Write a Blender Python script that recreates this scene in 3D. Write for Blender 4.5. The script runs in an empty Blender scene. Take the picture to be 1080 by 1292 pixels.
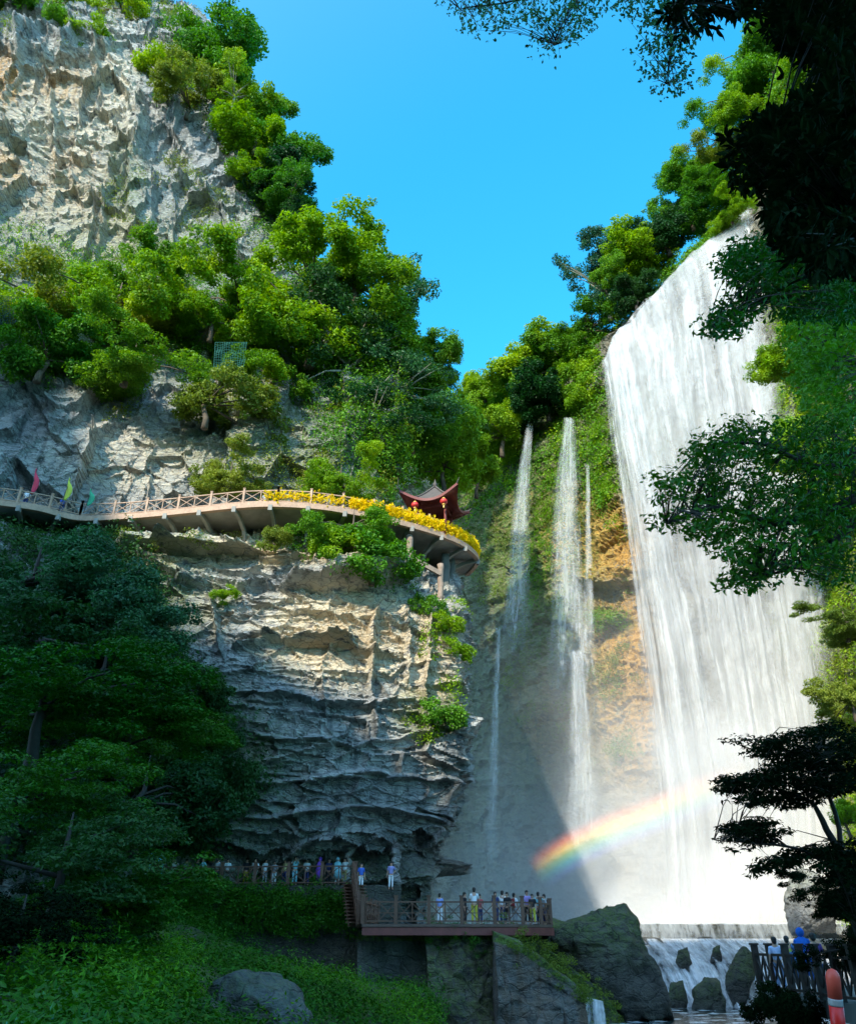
import bpy, bmesh, math, random
import numpy as np
from math import sin, cos, radians, pi
from mathutils import Vector, Matrix

# ------------------------------------------------------------------ camera, light, exposure
scene = bpy.context.scene
COL = scene.collection
TH = radians(29); F = 976.0
cam_d = bpy.data.cameras.new("camera"); cam = bpy.data.objects.new("camera", cam_d); COL.objects.link(cam)
cam.location = (0, 0, 0); cam.rotation_euler = (radians(90) + TH, 0, 0)
cam_d.sensor_fit = 'VERTICAL'; cam_d.sensor_height = 24.0; cam_d.lens = 24.0 * F / 1292
cam_d.clip_start = 0.1; cam_d.clip_end = 5000
scene.camera = cam
SUN_AZ, SUN_EL = radians(208), radians(35)
sdir = Vector((sin(SUN_AZ) * cos(SUN_EL), cos(SUN_AZ) * cos(SUN_EL), sin(SUN_EL)))
sl = bpy.data.lights.new("sun", 'SUN'); sl.energy = 3.9; sl.angle = radians(0.5); sl.color = (1.0, 0.93, 0.78)
so = bpy.data.objects.new("sun", sl); COL.objects.link(so); so.rotation_euler = sdir.to_track_quat('Z', 'Y').to_euler()
w = bpy.data.worlds.new("World"); scene.world = w; w.use_nodes = True
nt = w.node_tree; nt.nodes.clear()
sky = nt.nodes.new('ShaderNodeTexSky'); sky.sky_type = 'NISHITA'; sky.sun_disc = False
sky.sun_elevation = SUN_EL; sky.sun_rotation = SUN_AZ; sky.air_density = 1.0; sky.dust_density = 0.3; sky.ozone_density = 1.5
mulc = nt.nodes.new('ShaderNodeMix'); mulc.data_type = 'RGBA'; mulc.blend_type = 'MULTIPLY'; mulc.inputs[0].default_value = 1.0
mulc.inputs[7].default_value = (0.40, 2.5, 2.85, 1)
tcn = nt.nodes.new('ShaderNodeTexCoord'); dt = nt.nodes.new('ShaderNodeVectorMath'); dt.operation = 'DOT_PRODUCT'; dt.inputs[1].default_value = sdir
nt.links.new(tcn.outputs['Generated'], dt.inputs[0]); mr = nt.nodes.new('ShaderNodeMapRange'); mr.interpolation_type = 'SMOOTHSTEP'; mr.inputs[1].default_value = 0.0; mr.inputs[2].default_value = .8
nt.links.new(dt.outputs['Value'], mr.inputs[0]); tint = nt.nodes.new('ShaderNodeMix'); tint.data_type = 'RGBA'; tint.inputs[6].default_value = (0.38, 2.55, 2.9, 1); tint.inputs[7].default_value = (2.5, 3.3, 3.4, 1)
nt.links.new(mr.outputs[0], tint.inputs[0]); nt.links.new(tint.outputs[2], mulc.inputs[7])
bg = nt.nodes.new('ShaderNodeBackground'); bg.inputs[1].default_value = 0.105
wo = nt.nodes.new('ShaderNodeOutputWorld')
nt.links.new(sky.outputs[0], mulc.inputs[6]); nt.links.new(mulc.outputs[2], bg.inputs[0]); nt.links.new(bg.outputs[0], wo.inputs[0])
scene.view_settings.view_transform = 'Standard'; scene.view_settings.look = 'None'
scene.view_settings.exposure = 0.92; scene.view_settings.gamma = 1.0
scene.cycles.transparent_max_bounces = 24; scene.cycles.max_bounces = 5; scene.cycles.diffuse_bounces = 3
scene.cycles.volume_bounces = 3; scene.cycles.transmission_bounces = 3
scene.cycles.volume_step_rate = 1.0; scene.cycles.use_denoising = True

rng = np.random.default_rng(7); random.seed(7)

# ------------------------------------------------------------------ projection helpers
def P(px, py, Y):
    xc = (px - 540) / F; yc = (646 - py) / F
    d = (xc, -yc * sin(TH) + cos(TH), yc * cos(TH) + sin(TH)); t = Y / d[1]
    return np.array((d[0] * t, Y, d[2] * t))
def PZ(px, py, z):
    yc = (646 - py) / F
    return P(px, py, z * (cos(TH) - yc * sin(TH)) / (yc * cos(TH) + sin(TH)))
def proj(p):
    p = np.asarray(p); d = p[..., 1] * cos(TH) + p[..., 2] * sin(TH); d = np.where(np.abs(d) < 1e-3, 1e-3, d)
    yc = (-p[..., 1] * sin(TH) + p[..., 2] * cos(TH)) / d
    return np.stack((540 + F * p[..., 0] / d, 646 - F * yc), -1)
def in_poly(q, poly):
    x, y = q[..., 0], q[..., 1]; r = np.zeros(x.shape, bool); n = len(poly)
    for i in range(n):
        x0, y0 = poly[i]; x1, y1 = poly[(i + 1) % n]
        if y0 == y1: continue
        c = ((y0 > y) != (y1 > y)) & (x < (x1 - x0) * (y - y0) / (y1 - y0) + x0)
        r ^= c
    return r
def scale_at(p):            # pixels per metre at a point
    return F / (p[1] * cos(TH) + p[2] * sin(TH))

# ------------------------------------------------------------------ numpy noise
def _h(ix, iy, iz, s=0):
    n = (ix.astype(np.int64) * 374761393 + iy.astype(np.int64) * 668265263 + iz.astype(np.int64) * 2147483647 + s * 974711) & 0xffffffff
    n = ((n ^ (n >> 13)) * 1274126177) & 0xffffffff
    n = ((n ^ (n >> 16)) * 2246822519) & 0xffffffff
    return ((n ^ (n >> 15)) & 0xffffff) / float(0xffffff)
def noise(p, sc=1.0, s=0):
    q = np.asarray(p) / np.asarray(sc); f = np.floor(q); t = q - f; t = t * t * (3 - 2 * t); i = f.astype(np.int64); r = 0
    for dx in (0, 1):
        for dy in (0, 1):
            for dz in (0, 1):
                wt = (t[..., 0] if dx else 1 - t[..., 0]) * (t[..., 1] if dy else 1 - t[..., 1]) * (t[..., 2] if dz else 1 - t[..., 2])
                r = r + wt * _h(i[..., 0] + dx, i[..., 1] + dy, i[..., 2] + dz, s)
    return r * 2 - 1
def fbm(p, sc=1.0, octv=4, s=0, g=0.5):
    a = 1.0; r = 0; sc = np.asarray(sc, float)
    for k in range(octv): r = r + a * noise(p, sc, s + k * 17); a *= g; sc = sc * 0.5
    return r
def worley(p, sc, s=0):
    q = np.asarray(p) / np.asarray(sc); f = np.floor(q).astype(np.int64); d1 = np.full(q.shape[:-1], 9.0); d2 = d1.copy(); cid = d1 * 0
    for dx in (-1, 0, 1):
        for dy in (-1, 0, 1):
            for dz in (-1, 0, 1):
                i = f + np.array((dx, dy, dz)); hx = _h(i[..., 0], i[..., 1], i[..., 2], s)
                c = np.stack((hx, _h(i[..., 0], i[..., 1], i[..., 2], s + 1), _h(i[..., 0], i[..., 1], i[..., 2], s + 2)), -1)
                d = np.sqrt((((i + c) - q) ** 2).sum(-1)); m = d < d1
                d2 = np.where(m, d1, np.minimum(d2, d)); cid = np.where(m, _h(i[..., 0], i[..., 1], i[..., 2], s + 5), cid); d1 = np.where(m, d, d1)
    return d1, d2, cid

# ------------------------------------------------------------------ mesh helpers
def np_mesh(name, V, Q, smooth=True):
    V = np.asarray(V, np.float32).reshape(-1, 3); Q = np.asarray(Q, np.int32); k = Q.shape[1]
    me = bpy.data.meshes.new(name); me.vertices.add(len(V)); me.vertices.foreach_set('co', V.ravel())
    me.loops.add(Q.size); me.loops.foreach_set('vertex_index', Q.ravel())
    me.polygons.add(len(Q)); me.polygons.foreach_set('loop_start', np.arange(0, Q.size, k, dtype=np.int32))
    try: me.polygons.foreach_set('loop_total', np.full(len(Q), k, np.int32))
    except Exception: pass
    me.polygons.foreach_set('use_smooth', np.full(len(Q), smooth, bool))
    me.update(calc_edges=True); me.validate(); return me
def attr(me, name, a):
    at = me.attributes.new(name, 'FLOAT', 'POINT'); at.data.foreach_set('value', np.asarray(a, np.float32).ravel())
def mkobj(name, me, mat=None, parent=None, loc=None):
    o = bpy.data.objects.new(name, me); COL.objects.link(o)
    if mat is not None: me.materials.clear(); me.materials.append(mat)
    if parent is not None: o.parent = parent
    if loc is not None: o.location = loc
    return o
def tag(o, label=None, cat=None, group=None, kind=None):
    if label: o['label'] = label
    if cat: o['category'] = cat
    if group: o['group'] = group
    if kind: o['kind'] = kind
    return o
def empty(name, loc, rz=0, **k):
    o = bpy.data.objects.new(name, None); COL.objects.link(o); o.location = tuple(loc); o.rotation_euler = (0, 0, rz); o.empty_display_size = .3
    return tag(o, **k)
def copy_tree(o, parent=None):
    c = o.copy(); COL.objects.link(c)
    if parent is not None: c.parent = parent
    for ch in [x for x in bpy.data.objects if x.parent == o]: copy_tree(ch, c)
    return c
class MB:
    """collects boxes, bars and tubes into one mesh"""
    def __init__(s): s.v = []; s.f = []
    def add(s, V, Fc):
        n = len(s.v); s.v += [tuple(v) for v in V]; s.f += [tuple(i + n for i in f) for f in Fc]
    def box(s, c, size, rz=0):
        x, y, z = [q / 2 for q in size]; V = []
        for sx, sy, sz in ((-1,-1,-1),(1,-1,-1),(1,1,-1),(-1,1,-1),(-1,-1,1),(1,-1,1),(1,1,1),(-1,1,1)):
            a, b = sx * x, sy * y; V.append((c[0] + a * cos(rz) - b * sin(rz), c[1] + a * sin(rz) + b * cos(rz), c[2] + sz * z))
        s.add(V, [(0,3,2,1),(4,5,6,7),(0,1,5,4),(1,2,6,5),(2,3,7,6),(3,0,4,7)])
    def bar(s, a, b, wd, hg=None):
        a = Vector(a); b = Vector(b); hg = hg or wd; d = (b - a).normalized()
        u = d.cross(Vector((0, 0, 1)));
        if u.length < 1e-3: u = Vector((1, 0, 0))
        u.normalize(); v = u.cross(d).normalized(); V = []
        for e in (a, b):
            for su, sv in ((-1,-1),(1,-1),(1,1),(-1,1)): V.append(e + u * su * wd / 2 + v * sv * hg / 2)
        s.add(V, [(0,3,2,1),(4,5,6,7),(0,1,5,4),(1,2,6,5),(2,3,7,6),(3,0,4,7)])
    def tube(s, pts, rad, n=6, cap=True):
        pts = [Vector(p) for p in pts]; R = rad if hasattr(rad, '__len__') else [rad] * len(pts); V = []; Fc = []; u = None
        for i, p in enumerate(pts):
            d = (pts[min(i + 1, len(pts) - 1)] - pts[max(i - 1, 0)]); d = d.normalized() if d.length > 1e-6 else Vector((0, 0, 1))
            if u is None: u = d.orthogonal().normalized()
            u = (u - d * u.dot(d)); u = u.normalized() if u.length > 1e-5 else d.orthogonal().normalized(); v = d.cross(u)
            for k in range(n): a = 2 * pi * k / n; V.append(p + (u * cos(a) + v * sin(a)) * R[i])
        for i in range(len(pts) - 1):
            for k in range(n): Fc.append((i * n + k, i * n + (k + 1) % n, (i + 1) * n + (k + 1) % n, (i + 1) * n + k))
        if cap: Fc.append(tuple(range(n - 1, -1, -1))); Fc.append(tuple((len(pts) - 1) * n + k for k in range(n)))
        s.add(V, Fc)
    def ball(s, c, r, n=8, m=6, sq=(1, 1, 1)):
        V = []; Fc = []
        for i in range(m + 1):
            t = pi * i / m
            for k in range(n): a = 2 * pi * k / n; V.append((c[0] + r * sq[0] * sin(t) * cos(a), c[1] + r * sq[1] * sin(t) * sin(a), c[2] + r * sq[2] * cos(t)))
        for i in range(m):
            for k in range(n): Fc.append((i * n + k, (i + 1) * n + k, (i + 1) * n + (k + 1) % n, i * n + (k + 1) % n))
        s.add(V, Fc)
    def build(s, name, mat, parent=None, smooth=False, bevel=0):
        me = bpy.data.meshes.new(name); me.from_pydata(s.v, [], s.f); me.update()
        if smooth: me.polygons.foreach_set('use_smooth', [True] * len(me.polygons))
        o = mkobj(name, me, mat, parent)
        if parent is not None and parent.location.length > 0:       # geometry was written in world space
            m = Matrix.Rotation(-parent.rotation_euler.z, 4, 'Z') @ Matrix.Translation(-parent.location); me.transform(m)
        return o

# ------------------------------------------------------------------ materials
def newmat(name):
    m = bpy.data.materials.new(name); m.use_nodes = True; n = m.node_tree; n.nodes.clear(); return m, n
class NB:
    def __init__(s, t): s.t = t
    def __call__(s, typ, **k):
        n = s.t.nodes.new(typ)
        for a, b in k.items():
            if a == 'ins':
                for i, v in b.items():
                    if hasattr(v, 'is_linked'): s.t.links.new(v, n.inputs[i])
                    else: n.inputs[i].default_value = v
            else: setattr(n, a, b)
        return n
    def math(s, op, a, b=0.0, c=None, clamp=False):
        n = s('ShaderNodeMath', operation=op, use_clamp=clamp, ins={0: a, 1: b})
        if c is not None:
            if hasattr(c, 'is_linked'): s.t.links.new(c, n.inputs[2])
            else: n.inputs[2].default_value = c
        return n.outputs[0]
    def mix(s, f, a, b, bt='MIX'):
        n = s('ShaderNodeMix', data_type='RGBA', blend_type=bt, ins={0: f, 6: a, 7: b}); return n.outputs[2]
    def noise(s, vec, sc, det=4, rough=.55, col=False):
        n = s('ShaderNodeTexNoise', ins={'Vector': vec, 'Scale': sc, 'Detail': det, 'Roughness': rough}); return n.outputs[1 if col else 0]
    def ramp(s, f, lo, hi, a=0.0, b=1.0):
        n = s('ShaderNodeMapRange', clamp=True, ins={0: f, 1: lo, 2: hi, 3: a, 4: b}); return n.outputs[0]
    def mapv(s, vec, sc): return s('ShaderNodeMapping', ins={0: vec, 3: sc}).outputs[0]
def c4(c): return (c[0], c[1], c[2], 1)

def rock_mat(name, base=(.34, .35, .345), dark=(.10, .108, .11), light=(.55, .545, .50), ochre=(.50, .28, .08), moss=(.055, .10, .015), bump=1.0):
    m, t = newmat(name); N = NB(t)
    pos = N('ShaderNodeNewGeometry').outputs[0]
    n1 = N.noise(pos, .22, 6, .6); n2 = N.noise(N.mapv(pos, (1, 1, 2.6)), 1.1, 6, .65); st = N.noise(N.mapv(pos, (1.3, 1.3, .10)), 1.0, 5, .6)
    n4 = N.noise(pos, 5.0, 5, .7); n5 = N.noise(N.mapv(pos, (.5, .5, 3.0)), .9, 5, .6)
    c = N.mix(N.ramp(n1, .38, .62), c4(base), c4(light))
    c = N.mix(N.ramp(n5, .42, .62, 0, .55), c, c4(base))
    c = N.mix(N.ramp(n2, .46, .33, 0, .85), c, c4(dark))
    c = N.mix(N.ramp(st, .50, .64, 0, .8), c, c4(dark)); c = N.mix(N.ramp(N.noise(pos, .09, 4, .6), .5, .62, 0, .5), c, c4(base))
    oc = N('ShaderNodeAttribute', attribute_name='ochre').outputs[2]; mo = N('ShaderNodeAttribute', attribute_name='moss').outputs[2]
    pl = N('ShaderNodeAttribute', attribute_name='pale').outputs[2]; wt = N('ShaderNodeAttribute', attribute_name='wet').outputs[2]
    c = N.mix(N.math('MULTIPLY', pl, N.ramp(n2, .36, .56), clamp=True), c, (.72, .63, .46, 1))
    of = N.math('MULTIPLY', oc, N.ramp(N.math('ADD', N.math('MULTIPLY', st, .5), N.math('MULTIPLY', n2, .5)), .38, .54), clamp=True); c = N.mix(of, c, c4(ochre))
    c = N.mix(N.math('MULTIPLY', wt, N.ramp(st, .3, .6, 1.0, .55), clamp=True), c, (.035, .04, .036, 1))
    mf = N.math('MULTIPLY', mo, N.ramp(N.math('ADD', N.math('MULTIPLY', n4, .4), N.math('MULTIPLY', n2, .6)), .40, .55), clamp=True)
    c = N.mix(mf, c, N.mix(N.ramp(n4, .4, .6), c4(moss), (moss[0] * 2.2, moss[1] * 2.0, moss[2] * 1.6, 1)))
    vor = N('ShaderNodeTexVoronoi', feature='DISTANCE_TO_EDGE', ins={'Vector': N('ShaderNodeVectorMath', operation='ADD', ins={0: N.mapv(pos, (1, 1, 1.7)), 1: N.noise(pos, .8, 3, .6, True)}).outputs[0], 'Scale': .9}).outputs[0]
    vc = N.ramp(vor, 0, .05); c = N.mix(N.ramp(vor, .0, .03, .55, 0), c, (.03, .03, .03, 1))
    wv = N('ShaderNodeVectorMath', operation='ADD', ins={0: N.mapv(pos, (1, 1, 1.9)), 1: N.noise(pos, 1.1, 3, .6, True)}).outputs[0]
    bl = N('ShaderNodeSeparateColor', ins={0: N('ShaderNodeTexVoronoi', ins={'Vector': wv, 'Scale': 1.1}).outputs['Color']}).outputs[0]
    bl2 = N('ShaderNodeSeparateColor', ins={0: N('ShaderNodeTexVoronoi', ins={'Vector': wv, 'Scale': 3.2}).outputs['Color']}).outputs[0]
    c = N.mix(N.ramp(bl, 0, 1, 0, .28), c, N.mix(1.0, c, (.45, .45, .45, 1), 'MULTIPLY')); c = N.mix(N.ramp(bl2, 0, 1, 0, .22), c, N.mix(1.0, c, (1.5, 1.5, 1.5, 1), 'MULTIPLY'))
    hgt = N.math('ADD', N.math('MULTIPLY', bl, .22), N.math('MULTIPLY', bl2, .12))
    hgt = N.math('ADD', hgt, N.math('MULTIPLY', n2, .6)) if 0 else N.math('ADD', N.math('ADD', hgt, N.math('MULTIPLY', n2, .5)), N.math('ADD', N.math('MULTIPLY', n4, .30), N.math('MULTIPLY', vc, .12)))
    b = N('ShaderNodeBump', ins={'Strength': bump, 'Distance': .8, 'Height': hgt})
    d = N('ShaderNodeBsdfPrincipled', ins={'Base Color': c, 'Roughness': N.ramp(st, .4, .65, .9, .6), 'Normal': b.outputs[0]})
    N('ShaderNodeOutputMaterial', ins={0: d.outputs[0]}); return m

def leaf_mat(name, a, b, c=None, trans=.35, rough=.5, spec=.25):
    """a, b: the two ends of the leaf colour from leaf to leaf"""
    m, t = newmat(name); N = NB(t); g = N('ShaderNodeNewGeometry'); oi = N('ShaderNodeObjectInfo')
    pos = g.outputs[0]; n = N.noise(pos, .55, 4, .65)
    f = N.math('ADD', N.math('MULTIPLY', g.outputs['Random Per Island'], .4), N.math('MULTIPLY', N.ramp(n, .36, .64), .6))
    col = N.mix(f, c4(a), c4(b))
    if c is not None: col = N.mix(N.ramp(N.noise(pos, .16, 3, .5), .5, .66, 0, .85), col, c4(c))
    hs = N('ShaderNodeHueSaturation', ins={'Hue': N.ramp(oi.outputs['Random'], 0, 1, .485, .52), 'Saturation': 1.05, 'Value': N.ramp(oi.outputs['Random'], 1, 0, .8, 1.2), 'Color': col}).outputs[0]
    d = N('ShaderNodeBsdfPrincipled', ins={'Base Color': hs, 'Roughness': rough, 'Specular IOR Level': spec})
    tr = N('ShaderNodeBsdfTranslucent', ins={0: N('ShaderNodeHueSaturation', ins={'Hue': .49, 'Saturation': 1.1, 'Value': 1.3, 'Color': hs}).outputs[0]})
    mx = N('ShaderNodeMixShader', ins={0: trans, 1: d.outputs[0], 2: tr.outputs[0]})
    N('ShaderNodeOutputMaterial', ins={0: mx.outputs[0]}); return m

def plain_mat(name, col, rough=.7, var=.25, sc=6.0, bump=.2, metal=0):
    m, t = newmat(name); N = NB(t); tc = N('ShaderNodeTexCoord').outputs[3]
    n = N.noise(tc, sc, 5, .6); n2 = N.noise(tc, sc * .3, 3, .5)
    k = N.math('ADD', N.math('MULTIPLY', n, .6), N.math('MULTIPLY', n2, .4))
    c = N.mix(N.ramp(k, .3, .7), tuple(q * (1 - var) for q in col) + (1,), tuple(min(1, q * (1 + var)) for q in col) + (1,))
    b = N('ShaderNodeBump', ins={'Strength': bump, 'Distance': .02, 'Height': n})
    d = N('ShaderNodeBsdfPrincipled', ins={'Base Color': c, 'Roughness': rough, 'Metallic': metal, 'Normal': b.outputs[0]})
    N('ShaderNodeOutputMaterial', ins={0: d.outputs[0]}); return m

M = {}
M['rock'] = rock_mat('limestone')
M['rock_far'] = rock_mat('wet_limestone', base=(.24, .22, .16), dark=(.07, .075, .06), light=(.40, .34, .22), ochre=(.66, .36, .07))
M['stain'] = rock_mat('stained_wall', base=(.12, .125, .12), dark=(.035, .04, .04), light=(.24, .24, .23), ochre=(.30, .13, .04), bump=.8)
M['rock_dark'] = rock_mat('river_rock', base=(.085, .085, .07), dark=(.03, .032, .028), light=(.15, .145, .12))
M['lf_sun'] = leaf_mat('sunny_leaves', (.08, .18, .016), (.22, .40, .030), (.31, .46, .026))
M['lf_lime'] = leaf_mat('lime_leaves', (.12, .24, .015), (.25, .42, .025), trans=.4)
M['lf_mid'] = leaf_mat('green_leaves', (.055, .165, .020), (.16, .35, .035))
M['lf_dark'] = leaf_mat('dark_leaves', (.012, .050, .014), (.034, .11, .024))  # darker copy of the green leaves, shade of the shaded trees in the colour
M['lf_teal'] = leaf_mat('bluish_leaves', (.018, .075, .04), (.06, .17, .06), spec=.5)
M['lf_olive'] = leaf_mat('olive_leaves', (.10, .15, .025), (.25, .32, .05))
M['lf_fern'] = leaf_mat('fern_leaves', (.035, .15, .010), (.11, .32, .022), trans=.3)
M['lf_shade'] = leaf_mat('shade_leaves', (.016, .075, .006), (.05, .18, .010), trans=.25)  # deep green with the shade of boughs and banks put into the colour
M['lf_black'] = leaf_mat('near_shade_leaves', (.003, .010, .003), (.007, .020, .005), trans=.10, spec=.05, rough=.9)  # close foliage: backlit shade put into the colour as near black
M['bark'] = plain_mat('bark', (.10, .075, .05), .9, .4, 8, .5)
M['bark_dark'] = plain_mat('dark_bark', (.03, .024, .018), .9, .35, 8, .5)
M['bark_pale'] = plain_mat('pale_bark', (.30, .27, .21), .9, .4, 8, .5)

# ------------------------------------------------------------------ surface patches through control points
def crom(A, n):
    """Catmull-Rom resample of A (k, ...) along axis 0 to n samples"""
    k = A.shape[0]; t = np.linspace(0, k - 1, n); i = np.minimum(t.astype(int), k - 2); f = (t - i).reshape((-1,) + (1,) * (A.ndim - 1))
    p0 = A[np.maximum(i - 1, 0)]; p1 = A[i]; p2 = A[i + 1]; p3 = A[np.minimum(i + 2, k - 1)]
    return .5 * ((2 * p1) + (-p0 + p2) * f + (2 * p0 - 5 * p1 + 4 * p2 - p3) * f ** 2 + (-p0 + 3 * p1 - 3 * p2 + p3) * f ** 3)
def normals(G):
    du = np.gradient(G, axis=1); dv = np.gradient(G, axis=0); n = np.cross(du, dv); n /= np.maximum(np.linalg.norm(n, axis=-1, keepdims=True), 1e-9); return n
def grid_quads(nv, nu):
    i = np.arange(nv * nu).reshape(nv, nu); return np.stack((i[:-1, :-1], i[1:, :-1], i[1:, 1:], i[:-1, 1:]), -1).reshape(-1, 4)
def control(rows):
    return np.array([[P(*c) for c in r] for r in rows])
def ell(q, L):
    """soft mask of ellipses (cx, cy, rx, ry[, weight])"""
    m = np.zeros(q.shape[:-1])
    for e in L:
        d = np.sqrt(((q[..., 0] - e[0]) / e[2]) ** 2 + ((q[..., 1] - e[1]) / e[3]) ** 2); m = np.maximum(m, np.clip(1.6 - 1.2 * d, 0, 1) * (e[4] if len(e) > 4 else 1))
    return m
def facets(p, sc, s):
    """angular blocks: each cell is a plane with its own offset and tilt; also the distance to the joints"""
    sc = np.asarray(sc, float); q = p / sc; f = np.floor(q).astype(np.int64); d1 = np.full(q.shape[:-1], 9.0); d2 = d1.copy(); h = d1 * 0
    for dx in (-1, 0, 1):
        for dy in (-1, 0, 1):
            for dz in (-1, 0, 1):
                i = f + np.array((dx, dy, dz)); H = [_h(i[..., 0], i[..., 1], i[..., 2], s + k) for k in range(6)]
                v = q - (i + np.stack(H[:3], -1)); d = np.sqrt((v ** 2).sum(-1)); m = d < d1
                d2 = np.where(m, d1, np.minimum(d2, d)); h = np.where(m, (H[3] - .5) + (H[4] - .5) * 1.3 * v[..., 0] + (H[5] - .5) * 1.5 * v[..., 2], h); d1 = np.where(m, d, d1)
    return h, d2 - d1
def rock_disp(p, amp=1.0, style='tall'):
    """massive jointed faces ('tall') or stacked beds with ledges ('beds')"""
    bed = style == 'beds'; wz = p[..., 2] + (1.0 if bed else 1.8) * fbm(p, (18, 18, 18), 3, 3) + .05 * p[..., 0]
    d = (1.0 if bed else 1.5) * fbm(p, (15, 15, 20), 3, 11)
    wp = p + .16 * np.stack((fbm(p, 1.6, 3, 41), fbm(p, 1.6, 3, 42), fbm(p, 1.6, 3, 43)), -1); wp[..., 2] = wz + .16 * fbm(p, 2.0, 3, 44)
    sc = ((8.5, 8.5, 4.6), (2.9, 2.9, 1.25), (1.1, 1.1, .46)) if bed else ((6.5, 6.5, 11.0), (3.0, 3.0, 4.4), (1.5, 1.5, 1.7)); am = (.9, .60, .22) if bed else (1.9, 1.1, .42)
    for k, (c, a, cw, cd) in enumerate(zip(sc, am, (.03, .04, .07), (.5, .30, .08 if bed else .05))):
        h, e = facets(wp, c, 51 + 10 * k); d = d + a * h - cd * np.exp(-e / cw)
    for h, s_, k in ((5.2, 21, .70 if bed else .5), (1.7, 31, .32 if bed else .18)):
        q = wz / h + .22 * noise(p, (7, 7, 7), s_ + 2); i = np.floor(q).astype(np.int64); f = q - i; z0 = i * 0; r = _h(i, z0, z0, s_) - .5; r1 = _h(i - 1, z0, z0, s_) - .5
        m = np.clip(.55 + 1.3 * noise(p, (8, 8, 2.5), s_ + 7), 0, 1); e = f * h
        d = d + k * (r * np.clip(e / .10, 0, 1) + r1 * (1 - np.clip(e / .10, 0, 1))) * (.4 + .6 * m) - k * .8 * m * np.exp(-((e - .06) / .10) ** 2)
    return (d + .06 * fbm(p, .7, 3, 81)) * amp
PATCH = {}
def patch(name, rows, nu, nv, mat, disp=None, carve=(), cracks=(), attrs=None, kind='structure', flip=False, ctrl=None, smooth=False):
    C = control(rows) if ctrl is None else ctrl
    G = crom(C, nv); G = np.swapaxes(crom(np.swapaxes(G, 0, 1), nu), 0, 1)
    n = normals(G)
    if flip: n = -n
    q = proj(G)
    d = disp(G) if disp else 0
    for e in carve:
        r = np.sqrt(((q[..., 0] - e[0]) / e[2]) ** 2 + ((q[..., 1] - e[1]) / e[3]) ** 2) + .18 * noise(G, 1.6, 5)
        d = d - e[4] * np.clip((1.12 - r) / .3, 0, 1)
    for w_, dep, pl in cracks:
        dist = np.full(q.shape[:-1], 1e9); qq = q + 5.0 * np.stack((noise(G, 1.7, 91), noise(G, 1.3, 92)), -1)
        for (x0, y0), (x1, y1) in zip(pl[:-1], pl[1:]):
            vx, vy = x1 - x0, y1 - y0; t = np.clip(((qq[..., 0] - x0) * vx + (qq[..., 1] - y0) * vy) / (vx * vx + vy * vy), 0, 1)
            dist = np.minimum(dist, np.hypot(qq[..., 0] - x0 - t * vx, qq[..., 1] - y0 - t * vy))
        d = d - dep * np.exp(-(dist / w_) ** 2)
    G2 = G + n * np.asarray(d)[..., None] if disp or len(carve) else G
    me = np_mesh(name, G2, grid_quads(nv, nu) if not flip else grid_quads(nv, nu)[:, ::-1], smooth)
    q = proj(G2)
    for k, L in (attrs or {}).items(): attr(me, k, ell(q, L) if isinstance(L, (list, tuple)) else L(G2, q))
    o = mkobj(name, me, mat); o['kind'] = kind
    PATCH[len(PATCH)] = (G2.reshape(-1, 3), normals(G2).reshape(-1, 3) * (-1 if flip else 1), q.reshape(-1, 2)); return o

# --- left cliff, lower block
lx = [-260, -120, 0, 120, 240, 360, 460, 535]
def lrow(py, Ys, edge, back=14):
    r = [(x, py, y) for x, y in zip(lx, Ys)]; ye = Ys[-1]
    return r + [(edge, py, ye + 1.0), (edge - 4, py, ye + back * .5), (edge - 40, py, ye + back * 2), (edge - 90, py, ye + back * 3.5)]
low = [
    lrow(652, [52, 54, 58, 67, 71, 71, 73, 76], 540, 8),
    lrow(668, [50, 52, 55, 63, 67, 67, 70, 73], 545, 8),
    lrow(684, [48, 50, 53, 58, 58.6, 58.8, 64, 70.5], 552, 8),
    lrow(712, [47, 49, 52, 56, 57.4, 57.4, 60.0, 66.5], 560, 8),
    lrow(745, [46, 48, 51, 54.5, 56.2, 56.2, 57.4, 61.5], 570),
    lrow(790, [46, 47, 50, 54, 55.8, 55.5, 55.9, 57.6], 580),
    lrow(850, [45, 47, 50, 54, 55.2, 54.8, 55.1, 56.6], 581),
    lrow(930, [45, 47, 50, 54, 55, 54.5, 54.8, 56.2], 577),
    lrow(1000, [45, 47, 50, 54, 55.6, 55.2, 55.3, 56.8], 579),
    lrow(1045, [45, 47, 50, 54, 56.2, 55.8, 55.8, 57.2], 562),
    lrow(1075, [45, 47, 50, 54, 58.4, 58.2, 58.4, 59.6], 552),
    lrow(1125, [45, 47, 50, 54, 60.2, 60.4, 60.6, 61.2], 548),
    lrow(1200, [45, 47, 50, 54, 61.6, 61.8, 62, 62.5], 530)]
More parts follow.
